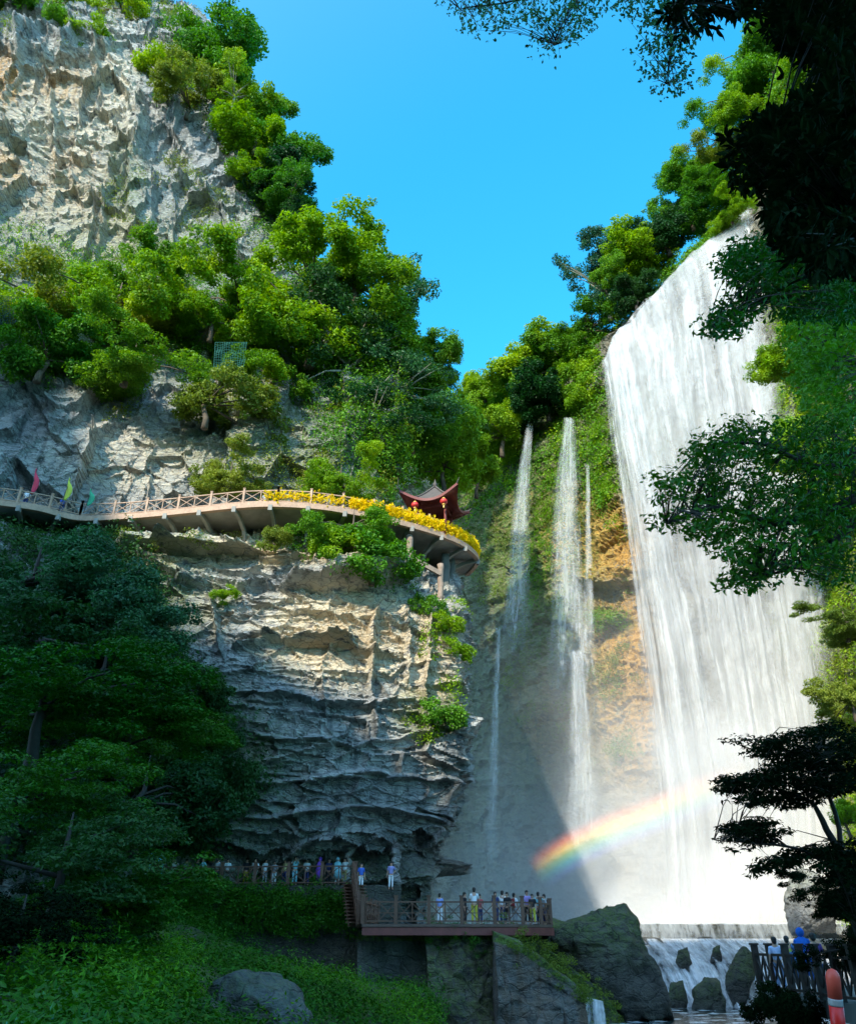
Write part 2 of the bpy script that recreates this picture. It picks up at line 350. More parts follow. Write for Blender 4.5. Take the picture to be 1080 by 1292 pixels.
patch('cliff', low, 620, 520, M['rock'], lambda p: rock_disp(p, .85, 'beds'),
      cracks=[(3, .8, [(225, 745), (275, 742), (340, 748)]), (3, .9, [(300, 820), (370, 813), (440, 822), (500, 835)]), (3, .8, [(320, 1030), (450, 1020), (560, 1032)]), (3, .7, [(330, 985), (480, 975), (575, 985)]), (3, .8, [(470, 780), (465, 850), (475, 930)]), (3, .9, [(540, 790), (530, 870), (545, 930)]), (2.5, .7, [(505, 780), (512, 860)]), (2.5, .7, [(400, 700), (395, 745)]), (2.5, .8, [(270, 760), (285, 830)]), (2.5, .7, [(340, 880), (420, 893), (520, 885)]), (2.5, .6, [(330, 930), (450, 940), (560, 925)])],
      carve=[(262, 706, 60, 7, 2.6), (190, 701, 40, 6, 1.8), (425, 750, 70, 6, 2.6), (412, 818, 50, 4, 1.0), (290, 1084, 25, 20, 3.5), (524, 1094, 28, 14, 2.4), (462, 1096, 30, 12, 1.4), (345, 810, 40, 4, .9), (225, 745, 40, 4, .8)],
      attrs=dict(ochre=[(450, 800, 90, 40, .4), (545, 850, 25, 60, .35), (400, 700, 160, 20, .25)], moss=[(160, 760, 110, 100, .8), (250, 980, 120, 120, .8), (380, 1120, 200, 40, .6), (540, 900, 45, 30, .8), (280, 750, 20, 20, .7)],
                 pale=[(440, 800, 110, 62, 2.2), (300, 690, 180, 24, 1.8), (540, 830, 45, 90, 1.6), (270, 770, 60, 40, .4)], wet=[(520, 1085, 120, 30, .6), (300, 1085, 70, 25, .6), (575, 1000, 12, 120, .5)]))  # cream rock; brightness of the sunlit bands is put into these pale patches
# --- left cliff, upper part
ux = [-260, -120, 0, 110, 220]
def urow(py, Ys, edge, back=12):
    r = [(x, py, y) for x, y in zip(ux, Ys)]; ye = Ys[-1]; m = (220 + edge) / 2 if edge > 260 else edge - 10
    if edge <= 260: r = r[:-1] + [(min(220, edge - 25), py, ye)]
    return r + [(max(m, r[-1][0] + 5), py, ye + .8), (edge, py, ye + 3), (edge - 3, py, ye + 10), (edge - 40, py, ye + back * 2.5), (edge - 90, py, ye + back * 4)]
up = [
    urow(-330, [88, 90, 92, 94, 96], 120), urow(-180, [80, 82, 84, 86, 88], 170), urow(-60, [72, 74, 76, 78, 80], 195), urow(0, [69, 71, 73, 75, 78], 215),
    urow(60, [67, 69, 71, 73, 75.5], 268), urow(130, [66, 68, 70, 71.5, 74], 305), urow(210, [65.5, 67.5, 69.5, 71, 73], 330), urow(300, [64.5, 66.5, 68.5, 70, 72], 345),
    urow(360, [63, 65, 66, 67.5, 70], 385), urow(430, [61, 63, 63.5, 65, 67], 440), urow(500, [60.5, 62, 62, 62.5, 64], 478), urow(560, [59, 60, 60, 60.5, 62.5], 490), urow(610, [58, 59, 59, 60.5, 62.2], 478), urow(665, [57, 58, 58, 60.5, 62.4], 470)]
patch('cliff', up, 560, 760, M['rock'], lambda p: rock_disp(p, 1.0),
      cracks=[(5, 1.8, [(0, 60), (35, 72), (60, 66), (95, 75), (100, 60)]), (3, 1.2, [(175, 130), (178, 165), (160, 190), (135, 215)]), (3.5, 1.5, [(0, 222), (35, 218), (60, 232), (90, 238), (110, 250), (135, 262), (150, 245), (165, 215), (178, 170)]), (3, 1.2, [(135, 262), (128, 300), (115, 330)]), (3, 1.0, [(40, 65), (30, 100), (10, 140)]), (2.5, .9, [(120, 60), (128, 100), (120, 150)]), (3, 1.0, [(260, 160), (270, 190), (295, 215), (320, 240)]), (3, 1.0, [(200, 250), (230, 235), (270, 250), (310, 262)]), (2.5, .9, [(60, 100), (70, 160), (62, 230)]), (2.5, .9, [(225, 140), (215, 190), (230, 235)]), (2.5, .8, [(0, 180), (60, 170), (120, 182)]), (2.5, .8, [(280, 262), (290, 300), (285, 330)])],
      carve=[(50, 425, 90, 26, 2.0), (180, 262, 18, 60, 1.5), (60, 70, 70, 18, 1.5), (175, 165, 14, 40, 1.0)],
      attrs=dict(ochre=[(12, 100, 22, 40, .9), (85, 105, 50, 30, .5), (10, 215, 22, 30, .6), (90, 225, 50, 60, .3)], moss=[(150, 330, 260, 70, .5), (120, 430, 260, 60, .8), (330, 540, 130, 60, .7), (160, 230, 30, 60, .6), (420, 580, 120, 80, .8)],
                 pale=[(60, 190, 110, 120, .85), (140, 130, 40, 90, .9), (130, 300, 90, 50, .8), (300, 520, 50, 50, .9), (180, 580, 120, 50, .7), (330, 560, 60, 40, .7)], wet=[(30, 500, 60, 60, .4)]))
# --- right and back wall of the gorge
crest = [(470, 560, 150), (560, 528, 140), (620, 505, 130), (665, 470, 121), (712, 440, 111), (758, 425, 101), (795, 402, 95), (850, 342, 90), (905, 292, 84), (945, 240, 80), (985, 120, 70), (1060, -30, 60), (1160, -200, 50), (1300, -400, 42)]
base_px = [470, 560, 625, 670, 725, 770, 800, 870, 945, 1000, 1045, 1095, 1180, 1330]
base_Y = [135, 128, 120, 112, 105, 98, 94, 92, 90, 89, 87, 72, 50, 38]
Wm = []
for (cx, cy, cY), bx, bY in zip(crest, base_px, base_Y):
    top = P(cx, cy, cY); bot = P(bx, 1195, bY); col = [top + (6, 50, 14), top + (2, 16, 5), top + (0, 3, .3)]
    for k in range(9):
        f = (k + .2) / 8; col.append(top * (1 - f) + bot * f + np.array((0, -2.0 * sin(pi * min(f, 1)), 0)))
    Wm.append(col)
Wc = np.swapaxes(np.array(Wm), 0, 1)
patch('cliff', None, 620, 420, M['rock_far'], lambda p: rock_disp(p, .9, 'beds'), ctrl=Wc,
      carve=[(770, 728, 38, 12, 2.0), (735, 780, 60, 8, 1.0), (1010, 860, 30, 10, 1.0)],
      attrs=dict(ochre=[(745, 680, 66, 56, 2.2), (715, 700, 40, 40, 1.2), (790, 870, 50, 120, 1.6), (690, 650, 90, 60, .7), (670, 720, 40, 60, .6), (775, 820, 50, 80, 1.3), (680, 900, 60, 80, .4)],
                 moss=[(690, 700, 70, 190, 1.2), (640, 640, 70, 150, 1.3), (745, 600, 40, 60, 1.0), (768, 785, 30, 16, 1.5), (700, 560, 200, 90, 1), (1020, 700, 60, 500, 1), (700, 830, 60, 60, .8), (600, 800, 60, 300, .5), (700, 950, 90, 160, .4)],
                 pale=[(745, 740, 70, 22, .7), (660, 660, 50, 60, .4), (770, 620, 30, 60, .3)], wet=[(900, 700, 130, 400, .5), (610, 950, 80, 250, .5), (700, 1000, 100, 160, .5)]))
# --- unseen ridge added behind the camera, its crest shaped to shade the lower gorge
HY = -120.0; rp = []
for px, py, Y in ((20, 400, 65), (70, 440, 63), (115, 520, 61), (150, 620, 58), (200, 745, 56), (350, 822, 55.5), (480, 895, 55.5), (545, 960, 57), (640, 1100, 66), (900, 1168, 76), (1000, 1150, 72), (1040, 1060, 55)):
    p = P(px, py, Y); k = (HY - p[1]) / sdir[1]; rp.append((p[0] + sdir[0] * k, p[2] + sdir[2] * k))
rp.sort(); rp = [(rp[0][0] - 60, rp[0][1] + 25)] + rp + [(rp[-1][0] + 25, rp[-1][1] - 35), (rp[-1][0] + 90, 60)]
xs = np.linspace(rp[0][0] - 40, rp[-1][0] + 40, 260); zs = np.interp(xs, [a for a, b in rp], [b for a, b in rp])
shade_hill = []
for f, yy in ((0, -60), (.25, -74), (.6, -95), (.9, -112), (1, HY), (.9, -134), (.4, -180), (-.1, -240)):
    shade_hill.append(np.stack((xs, np.full_like(xs, yy), -6 + (zs + 6) * f), -1))
shade_hill = crom(np.array(shade_hill), 60); pz = shade_hill * np.array((1, .3, .3))
shade_hill = shade_hill + np.stack((0 * pz[..., 0], 1.5 * fbm(pz, 9, 3, 5), 1.0 * fbm(pz, 7, 4, 6) - 2.0), -1)
me = np_mesh('shade_ridge', shade_hill, grid_quads(60, 260)); mkobj('shade_ridge', me, M['rock_dark'])['kind'] = 'structure'
for a in ('ochre', 'moss', 'pale', 'wet'): attr(me, a, np.full(60 * 260, 1.0 if a == 'moss' else 0.))

# ------------------------------------------------------------------ foliage
def leaf_quads(C, nrm, L, W, r=rng, near=False, curl=.12):
    """one diamond (or folded, pointed near leaf) per centre"""
    n = len(C); a = r.normal(size=(n, 3)); a -= nrm * (a * nrm).sum(-1, keepdims=True); a /= np.maximum(np.linalg.norm(a, axis=-1, keepdims=True), 1e-6); b = np.cross(nrm, a)
    L = (L * r.uniform(.65, 1.35, n))[:, None]; W = L * W
    if not near:
        V = np.stack((C - a * L * .5, C + b * W * .5 - nrm * L * curl, C + a * L * .5, C - b * W * .5 - nrm * L * curl * .4), 1)
        return V.reshape(-1, 3), np.arange(n * 4).reshape(n, 4)
    V = np.stack((C - a * L * .5, C - a * L * .05 + b * W * .5 + nrm * L * .08, C + a * L * .5 - nrm * L * .12, C - a * L * .05 - b * W * .5 + nrm * L * .08, C + a * L * .08 - nrm * L * .02), 1)
    i = np.arange(n)[:, None] * 5
    return V.reshape(-1, 3), np.concatenate((i + np.array((0, 4, 2, 1)), i + np.array((0, 3, 2, 4)))).astype(int)
def rand_dirs(n, r=rng):
    v = r.normal(size=(n, 3)); return v / np.linalg.norm(v, axis=-1, keepdims=True)
def clump_cloud(centres, radii, per, leaf, wid=.55, up=.5, flat=.75, r=rng, near=False, droop=0.0):
    """leaves spread over the shells of many small clumps"""
    Cs, Ns = [], []; cnt = np.maximum((per * (np.asarray(radii) / np.mean(radii)) ** 2).astype(int), 6)
    idx = np.repeat(np.arange(len(centres)), cnt); n = len(idx); d = rand_dirs(n, r); rad = r.uniform(.35, 1.05, n) ** .6
    R = np.asarray(radii)[idx]; off = d * (rad * R)[:, None]; off[:, 2] *= flat; off[:, 2] -= droop * R * (off[:, 0] ** 2 + off[:, 1] ** 2) / np.maximum(R * R, 1e-6) * .5
    C = np.asarray(centres)[idx] + off
    nr = d * .6 + rand_dirs(n, r) * .75 + np.array((0, 0, up)); nr /= np.linalg.norm(nr, axis=-1, keepdims=True)
    return leaf_quads(C, nr, leaf, wid, r, near)
def crown_centres(R, n, seed, hz=.8, gap=.25):
    r = np.random.default_rng(seed); out = []
    lobes = [(r.normal(size=3) * np.array((.46, .46, .40)) * R, R * r.uniform(.22, .56)) for _ in range(11)]
    wts = np.array([q ** 2 for c, q in lobes]); wts /= wts.sum()
    while len(out) < n:
        c, q = lobes[r.choice(len(lobes), p=wts)]; d = rand_dirs(1, r)[0]; p = c + d * q * r.uniform(.35, 1.0) ** .5 * (1 + .25 * (r.random() < .15)); p[2] *= hz
        if p[2] < -.75 * R * hz: continue
        if (noise(p[None] + seed * 7, R * .42, seed)[0] > -gap): out.append(p)
    return np.array(out)
TREES = {}
def tree_template(key, R, H, ncl, rcl, per, leaf, hz, seed, up=.5, flat=.75, droop=0., wid=.55, limbs=9, gap=.25, bark='bark'):
    r = np.random.default_rng(seed); C = crown_centres(R, ncl, seed, hz, gap) + np.array((0, 0, H)); rad = r.uniform(.6, 1.3, ncl) * rcl
    V, Q = clump_cloud(C, rad, per, leaf, wid, up, flat, r, droop=droop); crown = np_mesh('crown', V, Q, False)
    mb = MB(); top = Vector((r.normal() * .05 * R, r.normal() * .05 * R, H * 1.02)); mid = top * .5 + Vector((r.normal() * .12 * R, r.normal() * .1 * R, 0))
    tr = R * .05; path = [Vector((0, 0, -1.2)), Vector((0, 0, 0)), mid, top, top + Vector((0, 0, R * hz * .5))]; mb.tube(path, [tr * 1.5, tr * 1.2, tr, tr * .6, tr * .15], 7)
    for i in r.choice(ncl, min(limbs, ncl), False):
        e = Vector(C[i]); s = path[2].lerp(path[3], r.uniform(0, 1)); m = s.lerp(e, .5) + Vector((0, 0, R * .1)); mb.tube([s, m, e], [tr * .45, tr * .28, tr * .07], 5)
    o = mb.build('trunk', M[bark], smooth=True); TREES[key] = (crown, o.data, R, H); bpy.data.objects.remove(o)
tree_template('round', 5.0, 2.9, 210, 1.0, 100, .36, .95, 11, gap=.25)
tree_template('broad', 5.0, 2.4, 200, .95, 100, .35, .8, 12, up=.8, flat=.5, gap=.25)
tree_template('airy', 5.0, 3.6, 120, .8, 80, .31, 1.0, 13, gap=.05, limbs=22, bark='bark_pale')
tree_template('tall', 4.2, 4.0, 210, .9, 95, .34, 1.35, 14, gap=.25)
tree_template('layered', 5.0, 3.0, 160, 1.1, 120, .24, .75, 15, up=1.3, flat=.22, droop=.5, limbs=5, gap=.25, bark='bark_dark')
tree_template('shrub', 3.0, 1.1, 85, .7, 80, .30, .9, 16, limbs=4, gap=.25)
tree_template('fine', 5.0, 2.7, 220, .9, 130, .27, .9, 17, up=.7, flat=.5, limbs=8, gap=.22)
tree_template('ragged', 5.0, 2.8, 200, .85, 105, .32, 1.05, 18, up=.6, flat=.6, limbs=10, gap=.1)
def tree(kind, px, py, Y, wpx, mat, label, name='tree', group=None, cat='tree', sq=1.0, bark=None, tilt=0.0):
    """wpx: the crown's width in the photo; (px, py): its middle"""
    if kind in ('round', 'broad') and random.random() < .4: kind = 'ragged'
    crown, trunk, R, H = TREES[kind]; c = P(px, py, Y); s = wpx * 1.12 / 2 / scale_at(c) / R
    base = c - np.array((0, 0, H * s * sq)); t = empty(name, base, random.uniform(0, 6.28)); t.scale = (s * random.uniform(.9, 1.1), s * random.uniform(.9, 1.1), s * sq * random.uniform(.88, 1.15)); t.rotation_euler[1] = tilt
    a = mkobj('trunk', trunk, None, t); b = mkobj('crown', crown, None, t)
    for o, m in ((a, M[bark] if bark else None), (b, M[mat])):
        if len(o.data.materials) == 0: o.data.materials.append(m)
        if m: o.material_slots[0].link = 'OBJECT'; o.material_slots[0].material = m
    tag(t, label, cat, group); return t

def scatter(name, src, polys, n, size, leaf, mat, per=52, out=.45, seed=1, up=.5, flat=.7, droop=.3, label=None, patchn=None, wid=.5, thin=None, cat='undergrowth'):
    """ground cover and creepers rooted on the surface src inside the outlines"""
    r = np.random.default_rng(seed); Pp, Nn, q = src; m = np.zeros(len(Pp), bool)
    for pl in polys: m |= in_poly(q, pl)
    if patchn: m &= (fbm(Pp, patchn[0], 3, seed) > patchn[1])
    idx = np.nonzero(m)[0]; n = int(n * 1.35)
    if len(idx) == 0: print('EMPTY scatter', name, label); return
    # weight by area on screen: grid cells are about even, which is enough
    k = r.choice(idx, n); sz = size * 1.25 * r.uniform(.5, 1.5, n); C = Pp[k] + r.normal(size=(n, 3)) * .3 + Nn[k] * (sz * out)[:, None] + np.array((0, 0, .2)) * sz[:, None]
    V, Q = clump_cloud(C, sz, per, leaf, wid, up, flat, r, droop=droop)
    o = mkobj(name, np_mesh(name, V, Q, False), M[mat]); o['kind'] = 'stuff'
    if label: o['label'] = label
    return o
CL_LOW, CL_UP, CL_R = PATCH[0], PATCH[1], PATCH[2]

# ------------------------------------------------------------------ water
def water_mat(name, dens=.5, fine=2.2, col=(.88, .90, .92), streak=.055, soft=.18, seed=0.0, amax=1.0, edge=1.2, top=0.0):
    """falling water: white streaks with gaps; uv = metres across, metres down"""
    m, t = newmat(name); N = NB(t); uv = N('ShaderNodeUVMap', uv_map='flow').outputs[0]
    sep = N('ShaderNodeSeparateXYZ', ins={0: uv}); u, v = sep.outputs[0], sep.outputs[1]
    wob = N.math('MULTIPLY', N.math('SUBTRACT', N.noise(uv, .12, 3), .5), 1.2)
    cu = N('ShaderNodeCombineXYZ', ins={0: N.math('ADD', u, wob), 1: N.math('MULTIPLY', v, streak), 2: seed}).outputs[0]
    a1 = N.noise(cu, fine * .35, 3, .5); a2 = N.noise(cu, fine, 5, .6); a3 = N.noise(N('ShaderNodeVectorMath', operation='MULTIPLY', ins={0: uv, 1: (1.4, .5, 1)}).outputs[0], 1.6, 5, .75)
    a4 = N.noise(N('ShaderNodeVectorMath', operation='MULTIPLY', ins={0: cu, 1: (.16, 2.2, 1)}).outputs[0], 1.6, 4, .6)
    k = N.math('ADD', N.math('ADD', N.math('MULTIPLY', a1, .34), N.math('MULTIPLY', a2, .32)), N.math('ADD', N.math('MULTIPLY', a3, .16), N.math('MULTIPLY', a4, .18)))
    a = N.ramp(k, .62 - .24 * dens - soft * .5, .62 - .24 * dens + soft * .5, 0, amax)
    e = N('ShaderNodeAttribute', attribute_name='edge').outputs[2]
    ek = N.ramp(N.math('ADD', e, N.math('MULTIPLY', N.math('SUBTRACT', N.math('ADD', N.math('MULTIPLY', a2, .6), N.math('MULTIPLY', a3, .4)), .5), 2.4)), .15, .75)
    a = N.math('MULTIPLY', a, ek)
    b = N('ShaderNodeBump', ins={'Strength': .5, 'Distance': .5, 'Height': k})
    d = N('ShaderNodeBsdfDiffuse', ins={0: c4(col), 'Normal': b.outputs[0]}); tr = N('ShaderNodeBsdfTranslucent', ins={0: c4(col)})
    mx = N('ShaderNodeMixShader', ins={0: .35, 1: d.outputs[0], 2: tr.outputs[0]})
    fin = N('ShaderNodeMixShader', ins={0: a, 1: N('ShaderNodeBsdfTransparent').outputs[0], 2: mx.outputs[0]})
    N('ShaderNodeOutputMaterial', ins={0: fin.outputs[0]}); return m
def veil(name, L, R, top, nu, nv, mat, off=0.0, fold=.5, seed=0, e_w=.10, parent=None, wave=1.3, topfade=.0):
    """sheet of falling water between left line L and right line R (world points top to bottom); top: world crest line"""
    Lc = crom(np.array(L), nv); Rc = crom(np.array(R), nv); s = np.linspace(0, 1, nu)[None, :, None]
    G = Lc[:, None] * (1 - s) + Rc[:, None] * s
    if top is not None:
        T = crom(np.array(top), nu); lin = G[0]; t = np.linspace(0, 1, nv)[:, None, None]; G = G + (T - lin)[None] * (1 - t)
    W_ = np.linalg.norm(Rc - Lc, axis=-1).mean(); u = np.broadcast_to(s[..., 0] * W_, (nv, nu))
    v = np.cumsum(np.r_[0, np.linalg.norm(np.diff(G[:, nu // 2], axis=0), axis=-1)])[:, None] + 0 * u
    q = np.stack((u, v * .07, 0 * u + seed), -1); f = np.abs(fbm(q, wave, 3, seed)) * fold
    t = np.linspace(0, 1, nv)[:, None]
    lip = np.clip(t * 9, 0, 1) ** .6; G[..., 1] -= (off + f * (0.4 + t)) * lip - .25; G[..., 0] -= .2 * f * lip
    G[..., 2] += (.8 * fbm(np.stack((u * .35, 0 * u, 0 * u + seed), -1), 1.0, 3, seed)) * (1 - np.clip(t * 6, 0, 1)) * (1 if top is not None else 0)
    me = np_mesh(name, G, grid_quads(nv, nu)); uvl = me.uv_layers.new(name='flow'); li = np.zeros(len(me.loops), np.int32); me.loops.foreach_get('vertex_index', li)
    uv = np.stack((u, v), -1).reshape(-1, 2)[li]; uvl.data.foreach_set('uv', uv.astype(np.float32).ravel())
    sg = np.broadcast_to(np.linspace(0, 1, nu)[None], (nv, nu)); e = np.minimum(np.minimum(sg, 1 - sg) / e_w, 1)
    if topfade: e = np.minimum(e, np.clip(t / topfade, 0, 1) + 0 * sg); e = np.minimum(e, np.clip((1 - t) / .38, 0, 1) + 0 * sg)
    attr(me, 'edge', e)
    if parent is not None: me.transform(Matrix.Translation(-parent.location))
    return mkobj(name, me, mat, parent)
M['w_back'] = water_mat('falling_water', .47, 1.3, (.66, .68, .70), .05, .40, 1.3, .95)
M['w_front'] = water_mat('falling_water_ropes', .24, 2.0, (.88, .88, .87), .045, .20, 4.7, .9)
M['w_spray'] = water_mat('falling_spray', .38, .55, (.84, .84, .82), .16, .4, 9.1, .5)
M['w_thin'] = water_mat('thin_falling_water', .24, 2.6, (.80, .82, .83), .07, .34, 3.3, .85)
M['w_mistveil'] = water_mat('thin_spray', .4, 1.2, (.8, .82, .83), .05, .6, 6.3, .4)
M['w_casc2'] = water_mat('white_water_ropes', .46, 2.4, (.98, .98, .98), .12, .10, 5.5)
M['w_casc'] = water_mat('white_water', .60, 1.9, (.97, .98, .98), .13, .15, 2.3)
wf = empty('waterfall', P(925, 1160, 84)); tag(wf, 'huge white waterfall pouring over the high crest on the right into the mist', 'waterfall')
crest_w = [P(757, 462, 91), P(768, 436, 90.5), P(792, 405, 90), P(832, 358, 87.5), P(872, 322, 85), P(908, 292, 82.5), P(950, 250, 79.5)]
def line(pts): return [P(*p) for p in pts]
Lw = line([(757, 462, 91), (768, 560, 90.5), (783, 660, 90), (797, 780, 89.5), (810, 900, 89), (820, 1020, 88), (828, 1180, 87)])
Rw = line([(950, 250, 79.5), (976, 420, 80), (994, 540, 80.5), (1016, 680, 81), (1036, 800, 81.5), (1054, 930, 82), (1072, 1180, 82.5)])
veil('back_curtain', Lw, Rw, crest_w, 260, 200, M['w_back'], 1.2, 1.4, 3, .11, wf)
veil('front_curtain', Lw, Rw, crest_w, 260, 200, M['w_front'], 2.4, 2.2, 8, .13, wf, 1.9)
veil('spray_curtain', Lw, Rw, crest_w, 160, 120, M['w_spray'], 3.8, 2.2, 12, .22, wf, 3.5)
def small_fall(label, top, bot, w0, w1, mat, off=1.0, mid=None, dens2=True, group=None):
    t = np.array(P(*top)); b = np.array(P(*bot)); md = np.array(P(*mid)) if mid else (t + b) / 2
    f = empty('waterfall', b); tag(f, label, 'waterfall', group)
    for (nm, mt, o, k) in (('back_curtain', M['w_mistveil'], off, 1.25), ('front_curtain', mat, off + .5, 1.0)):
        ws = [w0 * k, (w0 + w1) / 2 * k, w1 * k]; c3 = [t, md, b]
        L = [c - np.array((ww / 2, 0, 0)) for c, ww in zip(c3, ws)]; R = [c + np.array((ww / 2, 0, 0)) for c, ww in zip(c3, ws)]
        ob = veil(nm, L, R, None, 40, 120, mt, o, .5, int(top[0]) % 17, .45, None, .8, .10); ob.data.transform(Matrix.Translation(-Vector(b))); ob.parent = f
small_fall('tall thin waterfall at the far left of the gorge, nearest the pavilion', (668, 532, 114), (646, 840, 113), 1.2, 4.6, M['w_thin'], 2.2, (655, 660, 113))
small_fall('faint trickle falling down the shaded back wall behind the corner of the cliff', (628, 790, 116), (616, 1110, 112), .7, 1.8, M['w_thin'], 2.4)
small_fall('thin double waterfall between the left trickle and the huge main fall', (716, 528, 105), (716, 900, 101), 1.6, 6.4, M['w_thin'], 2.4, (712, 650, 103))
small_fall('slender side stream splitting off right of the thin double waterfall', (738, 585, 102.5), (741, 860, 99.5), .5, 1.6, M['w_thin'], 2.0)
small_fall('lower shaded white stream dropping below the thin double waterfall', (724, 820, 99.5), (734, 1110, 97), 2.0, 4.6, M['w_thin'], 2.6)

# pools
def pool_mat(name, col, rough=.08, foam=.5):
    m, t = newmat(name); N = NB(t); pos = N('ShaderNodeNewGeometry').outputs[0]; n = N.noise(pos, .9, 5, .6)
    b = N('ShaderNodeBump', ins={'Strength': .6, 'Distance': .15, 'Height': N.noise(pos, 2.2, 4)})
    c = N.mix(N.ramp(n, .5, .64, 0, foam), c4(col), (.7, .78, .8, 1))
    d = N('ShaderNodeBsdfPrincipled', ins={'Base Color': c, 'Roughness': N.ramp(n, .5, .64, rough, .6), 'Normal': b.outputs[0]})
    N('ShaderNodeOutputMaterial', ins={0: d.outputs[0]}); return m
M['pool'] = pool_mat('pool_water', (.06, .10, .09)); M['river'] = pool_mat('river_water', (.02, .045, .045), foam=.9)
WZ = P(900, 1166, 75)[2]; RZ = P(850, 1284, 56)[2]
def sheet(name, pts, z, mat, nx=2, kind='structure'):
    mb = MB(); mb.add([(x, y, z) for x, y in pts], [tuple(range(len(pts)))]); o = mb.build(name, mat); o['kind'] = kind; return o
sheet('pool', [(4, 75.4), (60, 75.4), (60, 140), (4, 140)], WZ - .05, M['pool'])
sheet('river', [(-40, 8), (70, 8), (70, 76), (-40, 76)], RZ, M['river'])
M['earth'] = plain_mat('earth', (.05, .045, .03), .95, .4, .3, .5)
sheet('ground', [(-2500, -2500), (2500, -2500), (2500, 2500), (-2500, 2500)], RZ - 3.5, M['earth'])

# weir
M['weir'] = rock_mat('weir_stone', base=(.13, .14, .13), dark=(.05, .055, .055), light=(.2, .21, .2))
def slab_between(a, b, thick, z0, name, mat, parent=None, res=.3, amp=.12, kind=None):
    a = np.array(a); b = np.array(b); n = max(4, int(np.linalg.norm(b - a) / res)); m = max(4, int((a[2] - z0) / res)); d = (b - a) / np.linalg.norm(b - a); nr = np.array((d[1], -d[0], 0))
    rows = []
    for k in range(-3, m + 1):
        if k < 0: base = a + np.array((0, 0, 0)) - nr * thick * (-k / 3); dz = 0
        else: base = a; dz = -(a[2] - z0) * k / m
        rows.append([base + d * np.linalg.norm(b - a) * i / n + np.array((0, 0, dz)) for i in range(n + 1)])
    G = np.array(rows); G = G + nr * (fbm(G, 1.4, 4, 9)[..., None] * amp) + np.array((0, 0, 1)) * (fbm(G, 1.1, 3, 19)[..., None] * amp * .35)
    me = np_mesh(name, G, grid_quads(G.shape[0], G.shape[1]))
    for q in ('ochre', 'moss', 'pale', 'wet'): attr(me, q, np.full(G.shape[:2], {'moss': .1, 'wet': .7}.get(q, 0)))
    o = mkobj(name, me, mat, parent)
    if kind: o['kind'] = kind
    return o
weir = slab_between((9, 75, WZ), (44, 75, WZ), 1.2, RZ - 1, 'weir', M['weir']); tag(weir, 'low stone weir with a level lip holding back the pool under the big waterfall', 'weir')
# thin curtain over the lip, then white water down the stones
M['w_lip'] = water_mat('lip_water', .42, 3.4, (.72, .78, .82), .25, .26, 7.7, .85)
def casc(name, a0, a1, b0, b1, mat, fold, seed, off=.15, e_w=.05, nu=120, nv=60, bulge=.0):
    L = [np.array(a0), (np.array(a0) + np.array(b0)) / 2 + np.array((0, -bulge, bulge * .5)), np.array(b0)]; R = [np.array(a1), (np.array(a1) + np.array(b1)) / 2 + np.array((0, -bulge, bulge * .5)), np.array(b1)]
    return veil(name, L, R, None, nu, nv, mat, off, fold, seed, e_w, None, 1.2)
cz = P(900, 1186, 74.4)[2]
o = casc('lip_water', (10, 74.7, WZ + .08), (43, 74.7, WZ + .08), (10, 74.3, cz - .6), (43, 74.3, cz - .6), M['w_lip'], .1, 3); tag(o, 'thin grey green sheet of water sliding over the level lip of the weir', 'water sheet')
cr_rows = np.array([[np.array((x, 74.6 - 9.6 * f, (cz + .0) * (1 - f) + (RZ - .6) * f)) for x in np.linspace(7, 43, 120)] for f in np.linspace(0, 1, 40)])
h_, e_ = facets(cr_rows, (2.4, 2.0, 2.0), 77); cr_rows[..., 2] += 1.1 * h_ - .35 * np.exp(-e_ / .05) + .5 * fbm(cr_rows, 2.0, 4, 78) - .35; cr_rows[..., 1] -= .6 * h_
me = np_mesh('river_bed', cr_rows, grid_quads(40, 120), False)
for q_ in ('ochre', 'moss', 'pale', 'wet'): attr(me, q_, np.full((40, 120), {'wet': .6}.get(q_, 0)))
mkobj('river_bed', me, M['rock_dark'])['kind'] = 'structure'
for k, (off, sd) in enumerate(((0, 5), (1.0, 9))):
    o = casc('cascade', (8, 74.2 - off, cz + .1), (41, 74.2 - off, cz + .1), (9, 66 - off, RZ - .3), (38, 63 - off, RZ - .3), M['w_casc'] if k == 0 else M['w_casc2'], 1.6, sd, .1, .05, 240, 90, .9)
    tag(o, ('broad white cascade tumbling over the stones below the weir' if k == 0 else 'front spray of white water running down in front of the broad cascade'), 'cascade')
o = casc('cascade', P(688, 1172, 62), P(712, 1190, 62), P(684, 1200, 61), P(700, 1215, 61), M['w_casc'], .5, 2, .1, .05, 30, 30); tag(o, 'small white cascade glimpsed between the platform pier and the big boulder', 'cascade')
o = casc('cascade', P(738, 1258, 50), P(764, 1264, 50), P(734, 1310, 48), P(768, 1310, 48), M['w_casc'], .4, 6, .1, .1, 30, 30); tag(o, 'small white rush of water at the foot of the mossy sloping wall', 'cascade')

